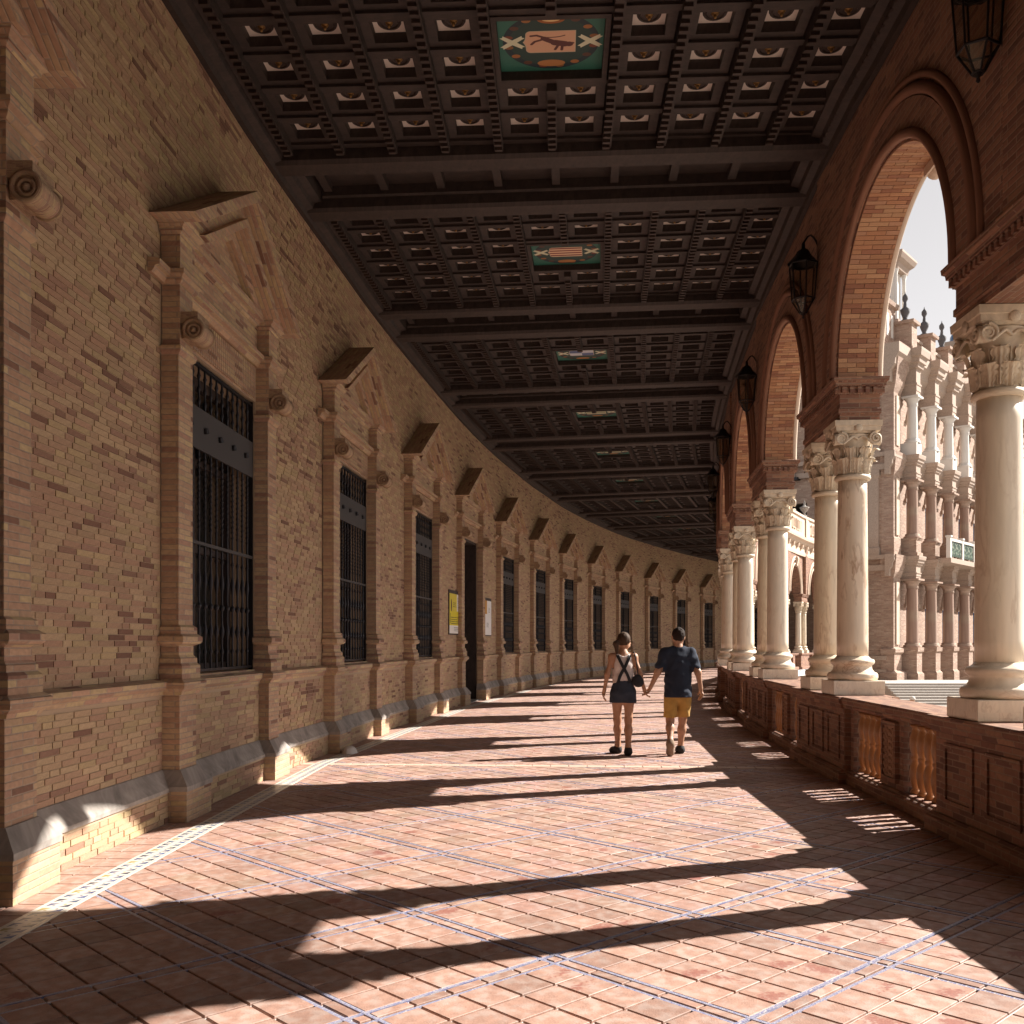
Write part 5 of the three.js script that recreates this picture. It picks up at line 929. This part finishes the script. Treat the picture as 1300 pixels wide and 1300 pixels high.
{ // woman in white top and black braces
  const at = [1.5, .002, -13.3];
  const J = { pelvis: V(.005, .84, 0), waist: V(.0, 1.03, 0), chest: V(0, 1.2, -.01), neck: V(0, 1.37, -.01), head: V(.01, 1.525, -.025), ls: V(-.145, 1.315, 0), rs: V(.145, 1.315, 0), le: V(-.215, 1.08, .03), lw: V(-.25, .87, -.02), re: V(.225, 1.085, .03), rw: V(.285, .895, -.02), lh: V(-.085, .82, 0), rh: V(.085, .82, 0), lk: V(-.07, .465, -.07), rk: V(.07, .465, .02), la: V(-.055, .12, -.14), ra: V(.055, .105, .12), lb: V(-.11, .035, -.22), lt: V(-.13, .03, -.26), rb: V(.06, .036, .03), rt: V(.06, .034, -.04) };
  const F = figure({ label: 'person in white sleeveless top, crossed black braces and dark shorts walking away', at, j: J, hipR: .155, waistR: .115, chestR: .135, shR: .058, neckR: .043, armR: .04, thighR: .08, skin: skin(.44, .225, .13), yaw: -1.0, lthumb: V(0, 0, -1), rthumb: V(0, 0, -1), curl: 1 });
  const tf = union([cap(V(0, .9, 0), J.waist, .15, .127, 1.22), cap(J.waist, J.chest, .127, .148, 1.3), cap(V(-.085, 1.3, 0), V(.085, 1.3, 0), .065, .065, 1.1), cap(J.chest, V(0, 1.28, 0), .135, .11, 1.3)], .05);
  const topF = (x, y, z) => Math.max(wrinkle(tf, .003)(x, y, z), y - 1.36, .9 - y, y > 1.15 ? Math.abs(x) - (.125 - Math.max(0, y - 1.22) * .25) : -9, .07 - Math.hypot(x, y - 1.385, z * .5));
  mesh('sleeveless_top', surfaceNets(topF, [-.3, .85, -.3], [.3, 1.42, .3], .01), cloth(.70, .60, .56), F.o);
  const strapPts = e => [V(e * .085, 1.355, -.03), V(e * .08, 1.33, .075), V(e * .02, 1.2, .118), V(-e * .045, 1.08, .112), V(-e * .085, .97, .13)].map(q => new V3(...q));
  for (const e of [-1, 1]) { const g = new GB(), c = new THREE.CatmullRomCurve3(strapPts(e)), n = 18; let prev = null; for (let i = 0; i <= n; i++) { const p = c.getPoint(i / n), t = c.getTangent(i / n), w = new V3(t.y, -t.x, 0).normalize().multiplyScalar(.02), q = [p.clone().add(w).toArray(), p.clone().sub(w).toArray()]; q.push(q[0].map((v, k) => k === 2 ? v + .006 : v), q[1].map((v, k) => k === 2 ? v + .006 : v)); if (prev) { g.quad(prev[0], prev[1], q[1], q[0]); g.quad(prev[2], prev[3], q[3], q[2]); g.quad(prev[0], prev[2], q[2], q[0]); g.quad(prev[1], prev[3], q[3], q[1]); } prev = q; } mesh('brace', g, cloth(.02, .02, .024), F.o); }
  const sf = wrinkle(union([cap(V(0, 1.03, 0), V(0, .86, 0), .128, .158, 1.15), cap(V(-.08, .82, 0), V(-.085, .66, -.02), .098, .098), cap(V(.08, .82, 0), V(.085, .66, .01), .098, .098)], .03), .005);
  mesh('shorts', surfaceNets(clipY(sf, .70, 1.0), [-.35, .64, -.3], [.35, 1.06, .3], .01), cloth(.028, .036, .055), F.o);
  const c = J.head, hair = (x, y, z) => { const e = ell([c[0], c[1] + .028, c[2] + .015], [.09, .105, .105])(x, y, z), fx = x - c[0], fz = z - c[2], face = fx * .84 + -fz * .54; return Math.max(e, -(y - (c[1] - .05)), face - .045 - (y - c[1]) * .6) - .005 * noise.noise(x * 40, y * 14, z * 40); };
  const pony = union([cap(V(c[0] - .07, c[1] + .02, c[2] + .07), V(c[0] - .115, c[1] - .03, c[2] + .1), .026, .034), cap(V(c[0] - .115, c[1] - .03, c[2] + .1), V(c[0] - .1, c[1] - .15, c[2] + .09), .034, .02)], .03);
  const hm = mesh('hair', surfaceNets((x, y, z) => smin(hair(x, y, z), pony(x, y, z), .02), [c[0] - .2, c[1] - .2, c[2] - .16], [c[0] + .15, c[1] + .16, c[2] + .2], .007), new THREE.MeshPhysicalMaterial({ color: col(.06, .034, .02), roughness: .7, specularIntensity: .4 }), F.o);
  const bag = thing('shoulder_bag', 'small black shoulder bag hanging at the hip of the person with braces', 'bag'); bag.position.set(...at);
  mesh('bag_body', surfaceNets(union([cap(V(.19, 1.03, .05), V(.2, .98, .05), .055, .065, .7), cap(V(.15, 1.0, .09), V(.2, .98, .06), .045, .05)], .05), [.03, .85, -.08], [.33, 1.15, .2], .008), cloth(.02, .02, .024), bag);
  mesh('bag_strap', new THREE.TubeGeometry(new THREE.CatmullRomCurve3([V(.135, 1.34, -.09), V(.14, 1.385, 0), V(.15, 1.34, .085), V(.175, 1.18, .12), V(.19, 1.06, .1)].map(q => new V3(...q))), 24, .008, 6), cloth(.02, .02, .024), bag);
  const shoe = (a, b, t) => surfaceNets(union([cap(V(a[0], .095, a[2]), V(a[0], .05, a[2] + .012), .047, .05), cap(V(a[0], .05, a[2] + .012), b, .05, .046), cap(b, t, .046, .034)], .03), [Math.min(a[0], t[0]) - .1, -.005, Math.min(t[2], a[2]) - .1], [Math.max(a[0], t[0]) + .1, .16, Math.max(t[2], a[2]) + .1], .007);
  mesh('shoe', shoe(J.ra, J.rb, J.rt), cloth(.03, .025, .026), F.o); mesh('shoe', shoe(J.la, J.lb, J.lt), cloth(.03, .025, .026), F.o);
}
{ // visitor down on the square
  const J = { pelvis: V(0, .86, 0), waist: V(0, 1.02, .0), chest: V(0, 1.24, -.015), neck: V(0, 1.44, -.015), head: V(0, 1.585, -.03), ls: V(-.175, 1.37, 0), rs: V(.175, 1.37, 0), le: V(-.25, 1.12, .05), lw: V(-.22, .9, -.05), re: V(.25, 1.12, .05), rw: V(.22, .9, -.05), lh: V(-.095, .84, 0), rh: V(.095, .84, 0), lk: V(-.1, .47, -.02), rk: V(.1, .47, -.02), la: V(-.1, .09, 0), ra: V(.1, .09, 0), lb: V(-.11, .036, -.12), lt: V(-.12, .032, -.17), rb: V(.11, .036, -.12), rt: V(.12, .032, -.17) };
  const F = figure({ label: 'person in pale cap and blue checked shirt standing down on the square', at: [14.65, GROUND + .002, -36], j: J, hipR: .16, waistR: .15, chestR: .17, shR: .075, neckR: .055, armR: .05, thighR: .085, skin: skin(.5, .3, .2), lthumb: V(0, 0, -1), rthumb: V(0, 0, -1) });
  mesh('shirt', surfaceNets(clipY(wrinkle(union([cap(J.pelvis, J.waist, .185, .175, 1.2), cap(J.waist, J.chest, .175, .19, 1.25), cap(J.ls, J.rs, .09, .09, 1.1), cap(J.chest, J.neck, .14, .062), cap(J.ls, J.le, .09, .075), cap(J.rs, J.re, .09, .075)], .05), .006), .78, 1.47), [-.4, .7, -.35], [.4, 1.55, .35], .014), cloth(.16, .22, .36), F.o);
  mesh('trousers', surfaceNets(clipY(union([cap(V(0, .9, 0), V(0, .82, 0), .165, .17, 1.15), cap(J.lh, J.lk, .11, .085), cap(J.rh, J.rk, .11, .085), cap(J.lk, J.la, .085, .065), cap(J.rk, J.ra, .085, .065)], .04), .06, .84), [-.35, .0, -.35], [.35, .95, .35], .014), cloth(.2, .19, .17), F.o);
  mesh('cap', surfaceNets((x, y, z) => Math.max(union([ell([0, 1.625, -.02], [.098, .1, .112]), cap(V(0, 1.62, -.1), V(0, 1.605, -.18), .05, .03, 1)], .02)(x, y, z), 1.6 - y), [-.15, 1.55, -.26], [.15, 1.78, .15], .008), cloth(.7, .68, .64), F.o);
}
renderer.render(scene, camera);
